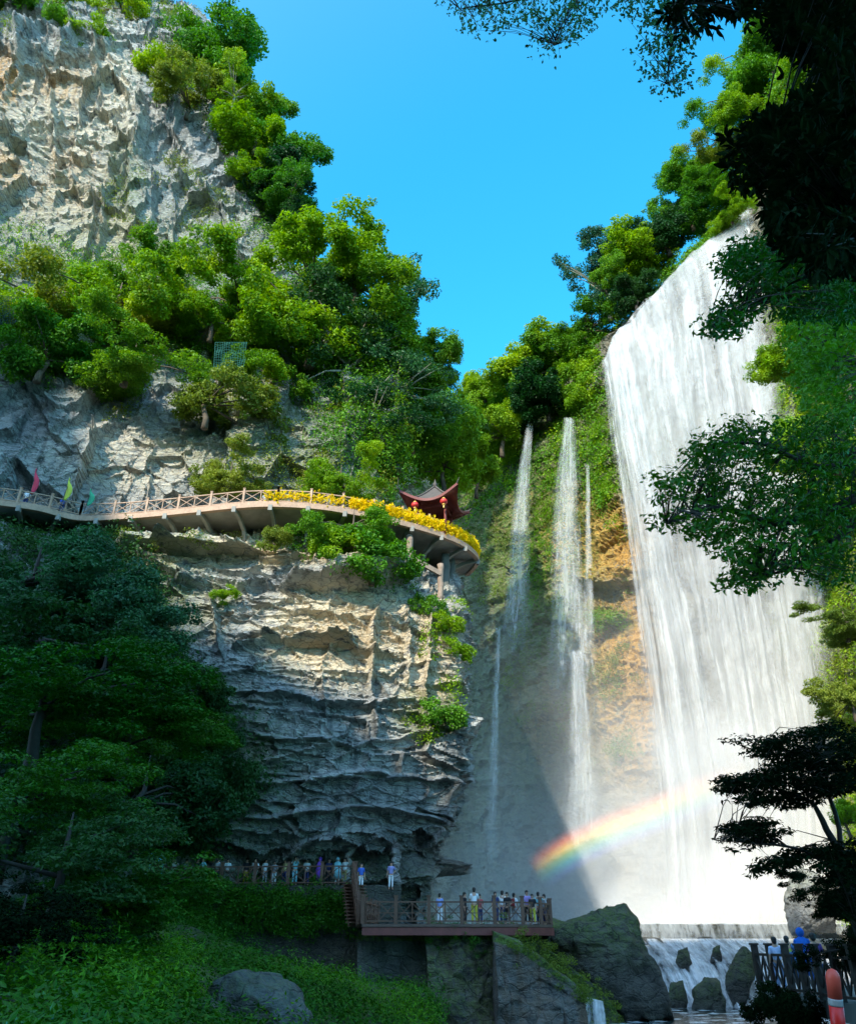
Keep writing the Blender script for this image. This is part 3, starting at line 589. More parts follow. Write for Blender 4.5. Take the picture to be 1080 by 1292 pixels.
# ------------------------------------------------------------------ boulders
def boulder(outline, Y, thick, label, mat='rock_dark', moss=.5, seed=1, name='boulder', res=64, rough=.3, wet=.4, cat='boulder'):
    """outline in the photo (closed), given depth by a domed body in front and behind"""
    pts = np.array([P(x, y, Y) for x, y in outline]); c = pts.mean(0); n = res * 2; cl = np.vstack((pts, pts[:1])); seg = np.r_[0, np.cumsum(np.linalg.norm(np.diff(cl, axis=0), axis=1))]
    tt = np.linspace(0, seg[-1], n + 1)[:-1]; ring = np.stack([np.interp(tt, seg, cl[:, k]) for k in range(3)], -1); G = []
    for i, f in enumerate(np.linspace(-1, 1, res)):
        a = f * pi / 2; k = cos(a) ** .62; G.append(c + (ring - c) * k + np.array((0, sin(a) * thick * (1.0 if f > 0 else 1.0), 0)))
    G = np.array(G); out = G - c; out /= np.maximum(np.linalg.norm(out, axis=-1, keepdims=True), 1e-6)
    d1, d2, cid = worley(G, thick * .7, seed); sc = thick / 3
    G = G + out * ((fbm(G, thick * .6, 5, seed) * rough * sc + .35 * sc * (cid - .5) * rough * 2 + .18 * rough * fbm(G, .5, 3, seed + 3))[..., None])
    Q = []
    i = np.arange(res * n).reshape(res, n); j = np.roll(i, -1, 1); Q = np.stack((i[:-1], j[:-1], j[1:], i[1:]), -1).reshape(-1, 4)
    me = np_mesh(name, G, Q); attr(me, 'moss', moss * np.clip(.4 + out[..., 2] * 1.2, 0, 1)); attr(me, 'wet', wet * np.clip(.6 - out[..., 2], 0, 1)); attr(me, 'ochre', 0 * out[..., 0]); attr(me, 'pale', 0 * out[..., 0])
    o = mkobj(name, me, M[mat]); tag(o, label, cat); o_ = Vector(c); me.transform(Matrix.Translation(-o_)); o.location = o_; return o
boulder([(700, 1185), (716, 1164), (738, 1158), (752, 1146), (768, 1141), (786, 1147), (798, 1160), (806, 1180), (820, 1205), (832, 1230), (840, 1260), (850, 1292), (780, 1300), (730, 1270), (705, 1230)], 56, 3.0, 'huge dark boulder with a mossy crown standing beside the weir', moss=.7, seed=4, rough=.45)
boulder([(660, 1195), (690, 1160), (720, 1162), (745, 1180), (760, 1240), (735, 1262), (690, 1230)], 58.5, 2.0, 'mossy dark rock half hidden behind the left side of the huge boulder', moss=.9, seed=9)
boulder([(872, 1288), (876, 1250), (890, 1232), (906, 1236), (912, 1262), (910, 1292)], 63, 1.2, 'small dark rock standing in the white cascade, lower and left of its neighbour', seed=14)
boulder([(920, 1290), (916, 1240), (924, 1215), (936, 1196), (946, 1200), (950, 1225), (942, 1250), (930, 1292)], 65, 1.2, 'tall leaning brown rock in the white cascade right of the small dark rock', seed=21)
boulder([(896, 1216), (900, 1196), (907, 1192), (909, 1215)], 69, .5, 'little dark stone showing through the top of the cascade', seed=25)
boulder([(850, 1225), (856, 1200), (866, 1196), (872, 1215), (868, 1232)], 68, .7, 'small wet stone in the left half of the cascade, upper of two', seed=26)
boulder([(842, 1262), (848, 1240), (860, 1238), (866, 1262), (862, 1280), (846, 1282)], 64, .8, 'wet dark stone beside the huge boulder at the foot of the cascade', seed=27)
boulder([(955, 1292), (956, 1262), (966, 1248), (978, 1256), (984, 1292)], 62, .9, 'low dark stone in the cascade at the right, below the near fence', seed=28)
boulder([(250, 1292), (262, 1262), (280, 1238), (310, 1226), (340, 1228), (366, 1246), (384, 1280), (395, 1330), (240, 1330)], 30, 1.8, 'large grey boulder at the bottom edge among the dark green ferns', mat='stain', moss=.35, seed=31, rough=.35)
boulder([(120, 1300), (160, 1272), (210, 1258), (262, 1262), (290, 1300), (280, 1340), (120, 1340)], 27, 1.5, 'low grey rock at the bottom edge left of the large grey boulder', mat='stain', moss=.4, seed=33)
boulder([(996, 1150), (1000, 1110), (1010, 1096), (1030, 1100), (1042, 1130), (1044, 1175), (1000, 1178)], 70, 2.5, 'grey rock pillar half lost in the spray at the right end of the weir', mat='rock', moss=.3, seed=35, rough=.5)

# ------------------------------------------------------------------ trees one can tell apart
LC = 'trees on the left cliff'; BT = 'big trees on the shoulder of the left cliff'; VT = 'trees on the far ridge between the cliffs'; RT = 'trees along the crest above the falls'
T = [  # kind, px, py, Y, width px, leaf colour, group, label
    ('broad', 40, 5, 72, 120, 'lf_mid', LC, 'dark green tree at the top left corner above the overhanging rock'),
    ('round', 120, 12, 74, 110, 'lf_sun', LC, 'sunny tree on the very top of the left cliff, above the pale rock rib'),
    ('shrub', 108, 50, 71, 44, 'lf_lime', LC, 'small lime green bush perched left of the pale rock rib'),
    ('round', 178, 15, 78, 90, 'lf_mid', LC, 'green tree at the top edge just right of the pale rock rib'),
    ('round', 215, 62, 77, 100, 'lf_mid', LC, 'leafy tree on the skyline of the left cliff, highest of those touching the sky'),
    ('broad', 225, 92, 74, 100, 'lf_lime', LC, 'bright lime green tree clinging near the cliff top'),
    ('tall', 285, 85, 77, 95, 'lf_mid', LC, 'tall twiggy tree rising against the sky on the cliff shoulder'),
    ('round', 300, 130, 75, 90, 'lf_sun', LC, 'sunny tree below the tall twiggy skyline tree'),
    ('broad', 240, 130, 73, 70, 'lf_olive', LC, 'olive green bush on the rim of the grey rock face'),
    ('airy', 296, 118, 72.5, 60, 'lf_sun', LC, 'pale stemmed slender sapling standing before the skyline trees'),
    ('round', 335, 150, 77, 70, 'lf_mid', LC, 'tree on the skyline right of the pale stemmed sapling'),
    ('broad', 325, 172, 73, 90, 'lf_lime', LC, 'bright bush under the skyline trees, level with the rim of the grey face'),
    ('round', 372, 205, 76, 80, 'lf_mid', LC, 'outermost tree jutting right into the sky from the upper cliff'),
    ('round', 350, 235, 74, 80, 'lf_dark', LC, 'dark shaded tree hanging below the outermost jutting tree'),
    ('tall', 368, 285, 75, 62, 'lf_dark', LC, 'dark ivy clad tree hanging down the right edge of the upper cliff'),
    ('broad', 330, 215, 72, 60, 'lf_sun', LC, 'small sunny bush tucked beside the dark hanging trees'),
    ('broad', 395, 345, 68, 130, 'lf_lime', BT, 'wide bright green tree at the top of the shoulder'),
    ('round', 450, 350, 70, 110, 'lf_mid', BT, 'green tree on the shoulder skyline behind the wide bright tree'),
    ('airy', 480, 380, 70, 100, 'lf_teal', BT, 'bluish loose leaved tree on the shoulder skyline'),
    ('fine', 395, 410, 65, 150, 'lf_sun', BT, 'big sunlit tree in the middle of the shoulder'),
    ('round', 300, 385, 64, 120, 'lf_sun', BT, 'sunny rounded tree left of the big sunlit shoulder tree'),
    ('broad', 270, 400, 62, 90, 'lf_lime', BT, 'yellow green tree just above the green safety net'),
    ('airy', 440, 450, 66, 140, 'lf_dark', BT, 'dark tree with sky showing through, below the big sunlit tree'),
    ('tall', 505, 430, 70, 90, 'lf_mid', BT, 'tree leaning out against the sky on the right of the shoulder'),
    ('airy', 500, 490, 68, 110, 'lf_teal', BT, 'bluish dark tree hanging over the gorge from the shoulder'),
    ('round', 540, 485, 72, 70, 'lf_mid', BT, 'last tree at the right tip of the shoulder, before the sky gap'),
    ('airy', 470, 530, 65, 110, 'lf_dark', BT, 'shaded tree low on the shoulder above the pavilion'),
    ('broad', 350, 470, 62, 90, 'lf_sun', BT, 'leafy bush below the sunlit tree, above the pale rock scar'),
    ('fine', 60, 370, 62, 150, 'lf_sun', LC, 'sunny tree on the ledge at the left edge of the photo'),
    ('fine', 150, 380, 63, 130, 'lf_olive', LC, 'olive tree on the ledge between the left edge and the net'),
    ('broad', 215, 350, 65, 90, 'lf_sun', LC, 'small tree on the ledge under the tall grey face'),
    ('round', 60, 440, 60, 120, 'lf_mid', LC, 'shady tree below the sunny ledge tree, above the dark rock bay'),
    ('fine', 165, 450, 60.5, 110, 'lf_mid', LC, 'green tree low on the ledge above the pale rock wall'),
    ('broad', 265, 500, 60, 110, 'lf_olive', LC, 'olive bush spilling over the pale wall below the net'),
    ('fine', 585, 498, 128, 60, 'lf_teal', VT, 'small round bluish tree standing in the sky gap between the cliffs'),
    ('round', 545, 555, 92, 100, 'lf_mid', VT, 'tree rising behind the left end of the pavilion'),
    ('fine', 600, 545, 118, 90, 'lf_sun', VT, 'light green tree behind the pavilion roof'),
    ('round', 560, 590, 84, 90, 'lf_sun', VT, 'sunny bush directly behind the pavilion roof ridge'),
    ('round', 640, 500, 121, 80, 'lf_mid', VT, 'leafy tree on the ridge left of the thin left waterfall'),
    ('broad', 632, 545, 115, 80, 'lf_sun', VT, 'wide tree under the ridge at the head of the thin left waterfall'),
    ('round', 680, 470, 115, 76, 'lf_sun', VT, 'sunny ridge tree between the two thin waterfalls'),
    ('round', 712, 450, 110, 80, 'lf_mid', VT, 'rounded ridge tree above the thin double waterfall'),
    ('broad', 690, 505, 110, 80, 'lf_dark', VT, 'dark tree on the slope between the two thin waterfalls'),
    ('tall', 740, 480, 103, 60, 'lf_sun', VT, 'sunny tree hugging the left edge of the huge waterfall'),
    ('airy', 765, 370, 98, 80, 'lf_teal', RT, 'silvery blue tree at the crest left of the huge waterfall'),
    ('round', 738, 410, 103, 76, 'lf_mid', RT, 'dense tree on the slope below the silvery tree'),
    ('round', 780, 320, 97, 70, 'lf_teal', RT, 'bluish treetop on the skyline above the silvery tree'),
    ('broad', 812, 325, 93, 80, 'lf_lime', RT, 'bright green tree on the crest at the shoulder of the skyline'),
    ('round', 800, 372, 92, 60, 'lf_dark', RT, 'dark tree right on the brink of the huge waterfall'),
    ('round', 840, 300, 90, 70, 'lf_dark', RT, 'dark green tree above the brink of the huge waterfall'),
    ('tall', 868, 262, 88, 60, 'lf_mid', RT, 'tall dark tree in the step of the crest skyline'),
    ('round', 880, 235, 86, 66, 'lf_mid', RT, 'rounded skyline tree midway up the right crest'),
    ('broad', 905, 215, 84, 60, 'lf_dark', RT, 'shaded tree just left of the black overhanging foliage'),
    ('fine', 918, 180, 80, 60, 'lf_olive', RT, 'olive tree on the steep skyline below the top right leaves'),
    ('fine', 945, 140, 76, 76, 'lf_sun', RT, 'pale green tree high on the right crest'),
    ('round', 975, 85, 72, 90, 'lf_mid', RT, 'big tree near the top of the right crest'),
    ('fine', 1000, 110, 68, 80, 'lf_lime', RT, 'bright yellow green tree partly behind the black foliage at top right'),
    ('round', 1005, 30, 68, 100, 'lf_mid', RT, 'topmost tree of the right crest, under the hanging leaves'),
    ('fine', 920, 268, 80, 44, 'lf_lime', RT, 'lime bush at the very lip where the huge waterfall starts'),
    ('broad', 1040, 420, 56, 110, 'lf_lime', None, 'bright green tree right of the waterfall, highest on that slope'),
    ('fine', 1000, 460, 60, 80, 'lf_sun', None, 'sunny bush overhanging the right edge of the huge waterfall'),
    ('fine', 1045, 560, 52, 110, 'lf_sun', None, 'leafy green tree halfway up the slope right of the waterfall'),
    ('broad', 1050, 640, 48, 90, 'lf_sun', None, 'green bush behind the twig with pale bark at the right edge'),
    ('fine', 1062, 780, 50, 74, 'lf_olive', None, 'olive bush low on the slope right of the waterfall'),
    ('broad', 1072, 880, 46, 66, 'lf_olive', None, 'dusty green bush just above the layered dark tree'),
    ('broad', 1066, 1030, 46, 60, 'lf_lime', None, 'glowing lime green bush seen through the layered dark tree'),
    ('fine', 447, 662, 55.2, 84, 'lf_mid', None, 'leafy bush growing up over the outer edge of the elevated walkway'),
    ('shrub', 470, 705, 55, 90, 'lf_mid', None, 'drooping bush under the walkway beside the log posts'),
    ('shrub', 435, 690, 54.6, 70, 'lf_sun', None, 'sunlit bush on the rock shelf under the flowered railing'),
    ('shrub', 348, 680, 54.4, 40, 'lf_olive', None, 'small tuft bush on the rock shelf under the middle of the walkway'),
    ('fine', 290, 598, 58, 76, 'lf_olive', None, 'low yellow green bush behind the middle of the upper railing'),
    ('fine', 430, 606, 59, 80, 'lf_sun', None, 'leafy bush behind the flowered part of the upper railing'),
    ('shrub', 560, 835, 58, 56, 'lf_lime', None, 'bright bush on the sunlit corner of the lower cliff'),
    ('shrub', 545, 780, 58, 50, 'lf_mid', None, 'hanging bush at the foot of the walkway pillars'),
    ('shrub', 555, 800, 57.5, 46, 'lf_lime', None, 'small lime bush left of the foot of the walkway pillars'),
    ('shrub', 545, 920, 57, 66, 'lf_mid', None, 'dark green bush low on the corner of the lower cliff, on the shadow line'),
    ('shrub', 282, 752, 54.5, 26, 'lf_lime', None, 'single yellow green tuft growing from the shaded rock face'),
    # shaded trees, lower left
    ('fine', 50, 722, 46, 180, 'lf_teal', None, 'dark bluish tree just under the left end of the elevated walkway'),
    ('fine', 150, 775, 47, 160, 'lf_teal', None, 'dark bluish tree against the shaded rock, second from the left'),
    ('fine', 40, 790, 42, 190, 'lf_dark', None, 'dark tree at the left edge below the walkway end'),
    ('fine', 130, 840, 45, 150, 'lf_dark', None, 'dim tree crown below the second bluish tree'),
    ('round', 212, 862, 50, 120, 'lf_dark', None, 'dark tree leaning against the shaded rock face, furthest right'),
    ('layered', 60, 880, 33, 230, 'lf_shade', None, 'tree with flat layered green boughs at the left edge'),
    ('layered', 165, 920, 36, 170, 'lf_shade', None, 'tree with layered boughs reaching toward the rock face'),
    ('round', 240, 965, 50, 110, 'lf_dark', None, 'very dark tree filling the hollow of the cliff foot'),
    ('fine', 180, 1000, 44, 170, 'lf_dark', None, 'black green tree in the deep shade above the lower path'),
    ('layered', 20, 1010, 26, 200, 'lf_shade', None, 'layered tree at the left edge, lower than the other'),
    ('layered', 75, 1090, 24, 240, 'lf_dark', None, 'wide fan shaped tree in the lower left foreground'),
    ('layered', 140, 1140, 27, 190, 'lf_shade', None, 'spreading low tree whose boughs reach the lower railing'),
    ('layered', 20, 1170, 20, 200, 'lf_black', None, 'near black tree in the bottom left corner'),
    ('fine', 365, 250, 74.5, 74, 'lf_mid', LC, 'leafy tree on the skyline between the outermost tree and the ivy clad one'),
    ('round', 545, 450, 71, 60, 'lf_mid', BT, 'small tree against the sky above the last tree of the shoulder'),
    ('broad', 600, 600, 100, 70, 'lf_sun', VT, 'sunny bush on the slope right of the pavilion'),
    ('fine', 612, 488, 124, 56, 'lf_sun', VT, 'pale green tree on the ridge just right of the small bluish one'),
    ('fine', 655, 488, 119, 64, 'lf_mid', VT, 'tree on the ridge directly above the head of the thin left waterfall'),
    ('fine', 690, 445, 114, 60, 'lf_mid', VT, 'tree on the ridge skyline, midway between the small bluish one and the silvery one'),
    ('fine', 728, 442, 106, 56, 'lf_sun', VT, 'sunny tree on the slope right above the thin double waterfall'),
    ('fine', 790, 345, 95, 60, 'lf_mid', RT, 'green tree between the silvery tree and the bright crest tree'),
    ('fine', 862, 225, 87, 50, 'lf_mid', RT, 'small skyline tree left of the rounded one midway up the right crest'),
    ('fine', 895, 190, 84, 60, 'lf_sun', RT, 'sunny tree on the skyline above the rounded one of the right crest'),
    ('fine', 915, 235, 82, 60, 'lf_mid', RT, 'green tree behind the lip where the huge waterfall starts'),
    ('fine', 925, 120, 78, 64, 'lf_mid', RT, 'tree on the steep skyline between the olive one and the topmost ones'),
    ('fine', 950, 60, 74, 70, 'lf_sun', RT, 'sunny tree on the skyline just under the hanging black branch'),
    ('fine', 520, 540, 74, 90, 'lf_mid', BT, 'leafy tree low on the right tip of the shoulder, above the pavilion roof'),
    ('fine', 62, 40, 71, 60, 'lf_mid', LC, 'green bush over the dark gap at the top left of the cliff'),
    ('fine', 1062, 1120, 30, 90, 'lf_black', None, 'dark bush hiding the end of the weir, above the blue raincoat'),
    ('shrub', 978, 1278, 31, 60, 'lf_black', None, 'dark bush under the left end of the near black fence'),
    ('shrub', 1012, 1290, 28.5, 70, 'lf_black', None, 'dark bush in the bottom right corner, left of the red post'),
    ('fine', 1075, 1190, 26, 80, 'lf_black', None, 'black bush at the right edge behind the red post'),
]
for kind, px, py, Y, wpx, mt, grp, lab in T:
    tree(kind, px, py, Y, wpx, mt, lab, 'bush' if kind == 'shrub' or ' bush' in lab or 'tuft' in lab else 'tree', grp, 'bush' if kind == 'shrub' or ' bush' in lab or 'tuft' in lab else 'tree',
         bark='bark_pale' if kind == 'airy' else 'bark_dark' if mt in ('lf_shade', 'lf_black', 'lf_dark', 'lf_teal') else 'bark')

# ------------------------------------------------------------------ creepers, scrub and ferns: nobody could count them
U, Lo, Rr = CL_UP, CL_LOW, CL_R
scatter('undergrowth', U, [[(0, 330), (90, 330), (200, 370), (350, 350), (470, 340), (560, 500), (560, 610), (470, 600), (400, 560), (380, 500), (240, 470), (130, 500), (0, 480)]], 1900, 1.15, .29, 'lf_mid', seed=2, patchn=(6, -.2), label='scrub covering the ledge between the two faces of the left cliff')
scatter('undergrowth', U, [[(0, 260), (60, 300), (200, 330), (350, 290), (470, 380), (420, 480), (0, 470)]], 1000, 1.0, .27, 'lf_sun', seed=3, patchn=(5, .05), label='sunlit scrub on the ledge of the left cliff')
scatter('undergrowth', U, [[(140, 180), (230, 190), (330, 290), (350, 340), (150, 330), (120, 270)], [(0, 0), (240, 0), (300, 60), (345, 150), (350, 260), (300, 200), (230, 130), (180, 100), (170, 40), (90, 60), (0, 40)]], 620, .9, .25, 'lf_olive', seed=4, patchn=(5, .08), label='tufts growing from cracks of the tall grey face')
scatter('undergrowth', U, [[(190, 20), (240, 20), (340, 130), (370, 280), (350, 340), (320, 260), (300, 180), (220, 130), (180, 70)]], 420, 1.3, .34, 'lf_dark', seed=5, label='dark creepers along the skyline of the left cliff')
scatter('undergrowth', U, [[(140, 470), (460, 470), (560, 560), (560, 640), (430, 640), (250, 610), (330, 560), (310, 500), (200, 560), (140, 560)]], 620, .8, .26, 'lf_olive', seed=6, patchn=(4, .02), label='dry olive scrub hanging over the wall above the walkway')
scatter('undergrowth', U, [[(400, 520), (560, 500), (570, 640), (420, 640)]], 380, 1.0, .3, 'lf_mid', seed=7, label='bushes behind the pavilion')
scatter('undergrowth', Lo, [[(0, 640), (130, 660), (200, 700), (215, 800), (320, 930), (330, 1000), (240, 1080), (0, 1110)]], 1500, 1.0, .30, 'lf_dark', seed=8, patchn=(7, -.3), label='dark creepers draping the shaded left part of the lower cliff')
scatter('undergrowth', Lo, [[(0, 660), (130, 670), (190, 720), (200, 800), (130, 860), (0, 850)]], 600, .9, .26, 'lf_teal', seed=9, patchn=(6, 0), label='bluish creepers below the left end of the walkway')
scatter('undergrowth', Lo, [[(500, 745), (585, 745), (585, 860), (545, 880), (520, 820)], [(500, 900), (585, 900), (570, 945), (520, 940)]], 120, .55, .2, 'lf_lime', seed=10, patchn=(2, 0), label='bright tufts on the sunlit corner of the lower cliff')
scatter('undergrowth', Lo, [[(340, 662), (500, 662), (520, 745), (460, 735), (380, 700), (340, 690)]], 240, .8, .24, 'lf_mid', seed=11, label='bushes hanging from the rock shelf under the walkway')
scatter('undergrowth', Lo, [[(130, 665), (430, 665), (430, 690), (130, 690)]], 60, .45, .18, 'lf_olive', seed=12, patchn=(2, .1), label='tufts on the sunny rock shelf')
rw = [(480, 500), (620, 470), (712, 420), (757, 420), (757, 470), (765, 560), (775, 620), (760, 640), (720, 600), (700, 630), (640, 620), (600, 660), (560, 680), (480, 640)]
scatter('undergrowth', Rr, [rw], 1500, 1.6, .46, 'lf_mid', seed=13, label='woodland scrub on the slope between the cliffs')
scatter('undergrowth', Rr, [rw], 650, 1.3, .42, 'lf_sun', seed=14, patchn=(8, .1), label='sunlit scrub on the slope between the cliffs')
scatter('undergrowth', Rr, [[(690, 560), (712, 560), (700, 700), (680, 770), (660, 770), (670, 680)], [(745, 775), (790, 770), (792, 795), (750, 798)], [(740, 500), (757, 480), (785, 680), (760, 660), (745, 600)]], 520, .85, .28, 'lf_lime', seed=15, label='bright moss and ferns beside the thin falls')
scatter('undergrowth', Rr, [[(600, 620), (800, 640), (800, 1000), (640, 900), (600, 760)]], 620, .75, .26, 'lf_olive', seed=16, patchn=(4, .14), label='thin moss tufts on the wet back wall')
cr = [(740, 440), (757, 400), (850, 320), (905, 270), (940, 230), (1000, 60), (1080, -40), (1080, 60), (985, 200), (950, 262), (905, 300), (850, 350), (790, 402)]
scatter('undergrowth', Rr, [cr], 900, 1.4, .42, 'lf_mid', seed=17, label='scrub along the crest above the huge waterfall')
scatter('undergrowth', Rr, [cr], 380, 1.2, .40, 'lf_sun', seed=18, patchn=(7, .1), label='sunlit scrub along the crest above the huge waterfall')
rs = [(975, 250), (1100, 100), (1100, 1190), (1050, 1180), (1040, 960), (1030, 800), (1010, 700), (985, 520), (975, 400)]
scatter('undergrowth', Rr, [rs], 1700, 1.0, .30, 'lf_sun', seed=19, label='green scrub on the slope right of the huge waterfall')
scatter('undergrowth', Rr, [rs], 600, .9, .28, 'lf_lime', seed=20, patchn=(6, .1), label='bright scrub on the slope right of the huge waterfall')
scatter('undergrowth', Rr, [[(1030, 700), (1100, 700), (1100, 1190), (1045, 1190)]], 500, .8, .26, 'lf_olive', seed=21, patchn=(5, -.1), label='dusty olive scrub low on the right slope')

scatter('undergrowth', U, [[(370, 300), (480, 320), (560, 470), (570, 600), (480, 600), (400, 480)]], 620, 1.7, .34, 'lf_mid', seed=51, label='dense scrub filling the gaps between the trees of the shoulder')
scatter('undergrowth', U, [[(190, 0), (330, 100), (360, 300), (330, 320), (290, 190), (200, 110)]], 420, 1.6, .32, 'lf_mid', seed=52, label='dense scrub behind the skyline trees of the left cliff')
scatter('undergrowth', Rr, [cr, [(560, 500), (712, 420), (757, 400), (757, 440), (640, 520)]], 760, 2.4, .42, 'lf_mid', seed=53, label='shaded undergrowth behind the trees of the crest')
# banks in the foreground
bank = [
    [(-300, 1150, 44), (-100, 1150, 44), (60, 1140, 44), (150, 1140, 46), (230, 1165, 48), (330, 1215, 49), (430, 1240, 49.5), (530, 1262, 50)],
    [(-300, 1180, 32), (-100, 1180, 32), (60, 1170, 32), (150, 1180, 34), (240, 1210, 37), (330, 1228, 40), (430, 1236, 43), (535, 1262, 45)],
    [(-300, 1230, 22), (-100, 1230, 22), (60, 1225, 22), (150, 1222, 25), (240, 1235, 30), (330, 1245, 34), (430, 1250, 38), (540, 1280, 41)],
    [(-300, 1290, 15), (-100, 1290, 15), (60, 1285, 16), (150, 1280, 19), (240, 1290, 25), (330, 1300, 30), (430, 1295, 34), (545, 1320, 37)],
    [(-300, 1420, 9), (-100, 1420, 9), (60, 1400, 10), (150, 1400, 12), (240, 1410, 16), (330, 1400, 22), (430, 1400, 25), (550, 1420, 28)]]
patch('bank', bank, 160, 120, M['rock_dark'], lambda p: .4 * fbm(p, 4, 4, 2), smooth=True, attrs=dict(moss=[(200, 1250, 900, 400, 1)]))
Bk = PATCH[3]
scatter('fern_cover', Bk, [[(-100, 1140), (240, 1140), (330, 1200), (540, 1240), (560, 1330), (-100, 1400)]], 2300, .75, .17, 'lf_shade', per=70, seed=22, flat=.6, up=.8, patchn=(5, -.22), label='dense dark green ferns covering the near bank', wid=.4)
scatter('fern_cover', Bk, [[(330, 1195), (540, 1230), (560, 1330), (330, 1330)], [(0, 1170), (240, 1190), (240, 1292), (0, 1292)]], 620, .75, .15, 'lf_fern', per=80, seed=23, patchn=(4, .16), flat=.8, label='brighter clumps of fern on the near bank', wid=.35)

# ------------------------------------------------------------------ built things: materials
M['wood'] = plain_mat('brown_wood', (.13, .065, .04), .6, .35, 9, .3)
M['wood_red'] = plain_mat('red_brown_beam', (.17, .05, .04), .6, .3, 4, .3)
M['wood_pale'] = plain_mat('pale_timber', (.42, .27, .18), .7, .3, 6, .3)
M['concrete'] = plain_mat('concrete', (.26, .25, .22), .9, .3, 1.2, .5)
M['concrete_dark'] = plain_mat('stained_concrete', (.11, .115, .10), .9, .45, .8, .6)
M['log'] = plain_mat('log_concrete', (.27, .20, .15), .9, .35, 5, .8)
M['yellow'] = leaf_mat('yellow_cloth', (.85, .58, .01), (.98, .76, .03), trans=.35)
M['roof_red'] = plain_mat('dark_red_paint', (.16, .025, .02), .6, .3, 6, .2)
M['tile'] = plain_mat('grey_roof_tiles', (.09, .075, .065), .8, .35, 10, .6)
M['lantern'] = plain_mat('red_lantern_silk', (.62, .035, .03), .5, .15, 8, .1)
M['gold'] = plain_mat('gold_trim', (.75, .45, .08), .4, .1, 8, .1)
M['dark_wood'] = plain_mat('dark_wood', (.035, .022, .016), .6, .35, 9, .3)

def resample(pts, step):
    pts = np.array(pts, float); seg = np.r_[0, np.cumsum(np.linalg.norm(np.diff(pts, axis=0), axis=1))]; n = max(2, int(round(seg[-1] / step)) + 1)
    t = np.linspace(0, seg[-1], n); return np.stack([np.interp(t, seg, pts[:, k]) for k in range(3)], -1)
def railing(label, path, step, h, mats, style='x', post_w=.16, post_h=None, group=None, cat='railing', name='railing', sub=2):
    """path: foot line; posts, rails and crossed panels between the posts"""
    pts = resample(path, step); t = empty(name, pts[0]); tag(t, label, cat, group); post_h = post_h or h + .22; up = Vector((0, 0, 1))
    for p in pts:
        m = MB(); p = Vector(p); m.box(p + up * post_h / 2, (post_w, post_w, post_h)); m.box(p + up * (post_h + .03), (post_w * 1.35, post_w * 1.35, .06)); m.build('post', mats[0], t)
    tr, br, lat = MB(), MB(), MB()
    for a, b in zip(pts[:-1], pts[1:]):
        a, b = Vector(a), Vector(b); tr.bar(a + up * h, b + up * h, .09, .08); br.bar(a + up * .15, b + up * .15, .08, .07)
        for k in range(sub):
            c = a.lerp(b, k / sub); d = a.lerp(b, (k + 1) / sub)
            if k: lat.bar(c + up * .18, c + up * (h - .03), .06)
            lat.bar(c + up * .2, d + up * (h - .05), .05, .045); lat.bar(c + up * (h - .05) + Vector((0, .02, 0)), d + up * .2 + Vector((0, .02, 0)), .05, .045)
            if style == 'hx':
                lat.bar(c + up * (h * .5), d + up * (h * .5), .045)
    tr.build('top_rail', mats[1], t); br.build('bottom_rail', mats[1], t); lat.build('cross_bars', mats[1], t); return t

# ------------------------------------------------------------------ the elevated walkway
ZD = P(320, 634, 54.2)[2]
edge_px = [(-60, 626), (0, 632), (50, 639), (98, 651), (150, 650), (200, 646), (250, 641), (300, 636), (345, 634), (400, 637), (440, 643), (480, 651), (520, 661), (550, 670), (578, 681), (596, 693), (603, 703), (600, 712), (590, 722)]
edge = np.array([PZ(x, y, ZD) for x, y in edge_px]); edge = resample(crom(edge, 120), .5); NE = len(edge)
tan = np.gradient(edge, axis=0); tan /= np.linalg.norm(tan, axis=1, keepdims=True); inn = np.stack((-tan[:, 1], tan[:, 0], 0 * tan[:, 0]), -1)
qe = proj(edge); wid = np.interp(qe[:, 0], [0, 100, 350, 480, 560, 600], [6, 7.0, 6.0, 7.0, 7.5, 7.0])
inner = edge + inn * wid[:, None]
ctr = np.array(PZ(505, 672, ZD)) + np.array((0, 5, 0))
for i in range(NE):                                                  # the rounded end closes on its own middle
    if qe[i, 0] > 520 or i > NE - 12: k = np.clip((i - (NE - 24)) / 10, 0, 1); inner[i] = inner[i] * (1 - k) + (ctr + np.array((2.0, 3.0, 0))) * k
wk = empty('elevated_walkway', edge[NE // 2]); tag(wk, 'curved elevated walkway of pale concrete running round the left cliff high above the river', 'walkway')
def strip(name, A, B, zt, zb, mat, parent):
    n = len(A); V = []; Fc = []
    for a, b in zip(A, B): V += [(a[0], a[1], zt), (b[0], b[1], zt), (b[0], b[1], zb), (a[0], a[1], zb)]
    for i in range(n - 1):
        o = i * 4; p = o + 4
        for k in range(4): Fc.append((o + k, p + k, p + (k + 1) % 4, o + (k + 1) % 4))
    Fc += [(0, 1, 2, 3), tuple(4 * (n - 1) + k for k in (3, 2, 1, 0))]; mb = MB(); mb.add(V, Fc); return mb.build(name, mat, parent)
strip('deck', edge, inner, ZD, ZD - .28, M['concrete'], wk)
e_in = edge + inn * .30; strip('edge_beam', edge - inn * .08, e_in, ZD + .06, ZD - .42, M['wood_pale'], wk)
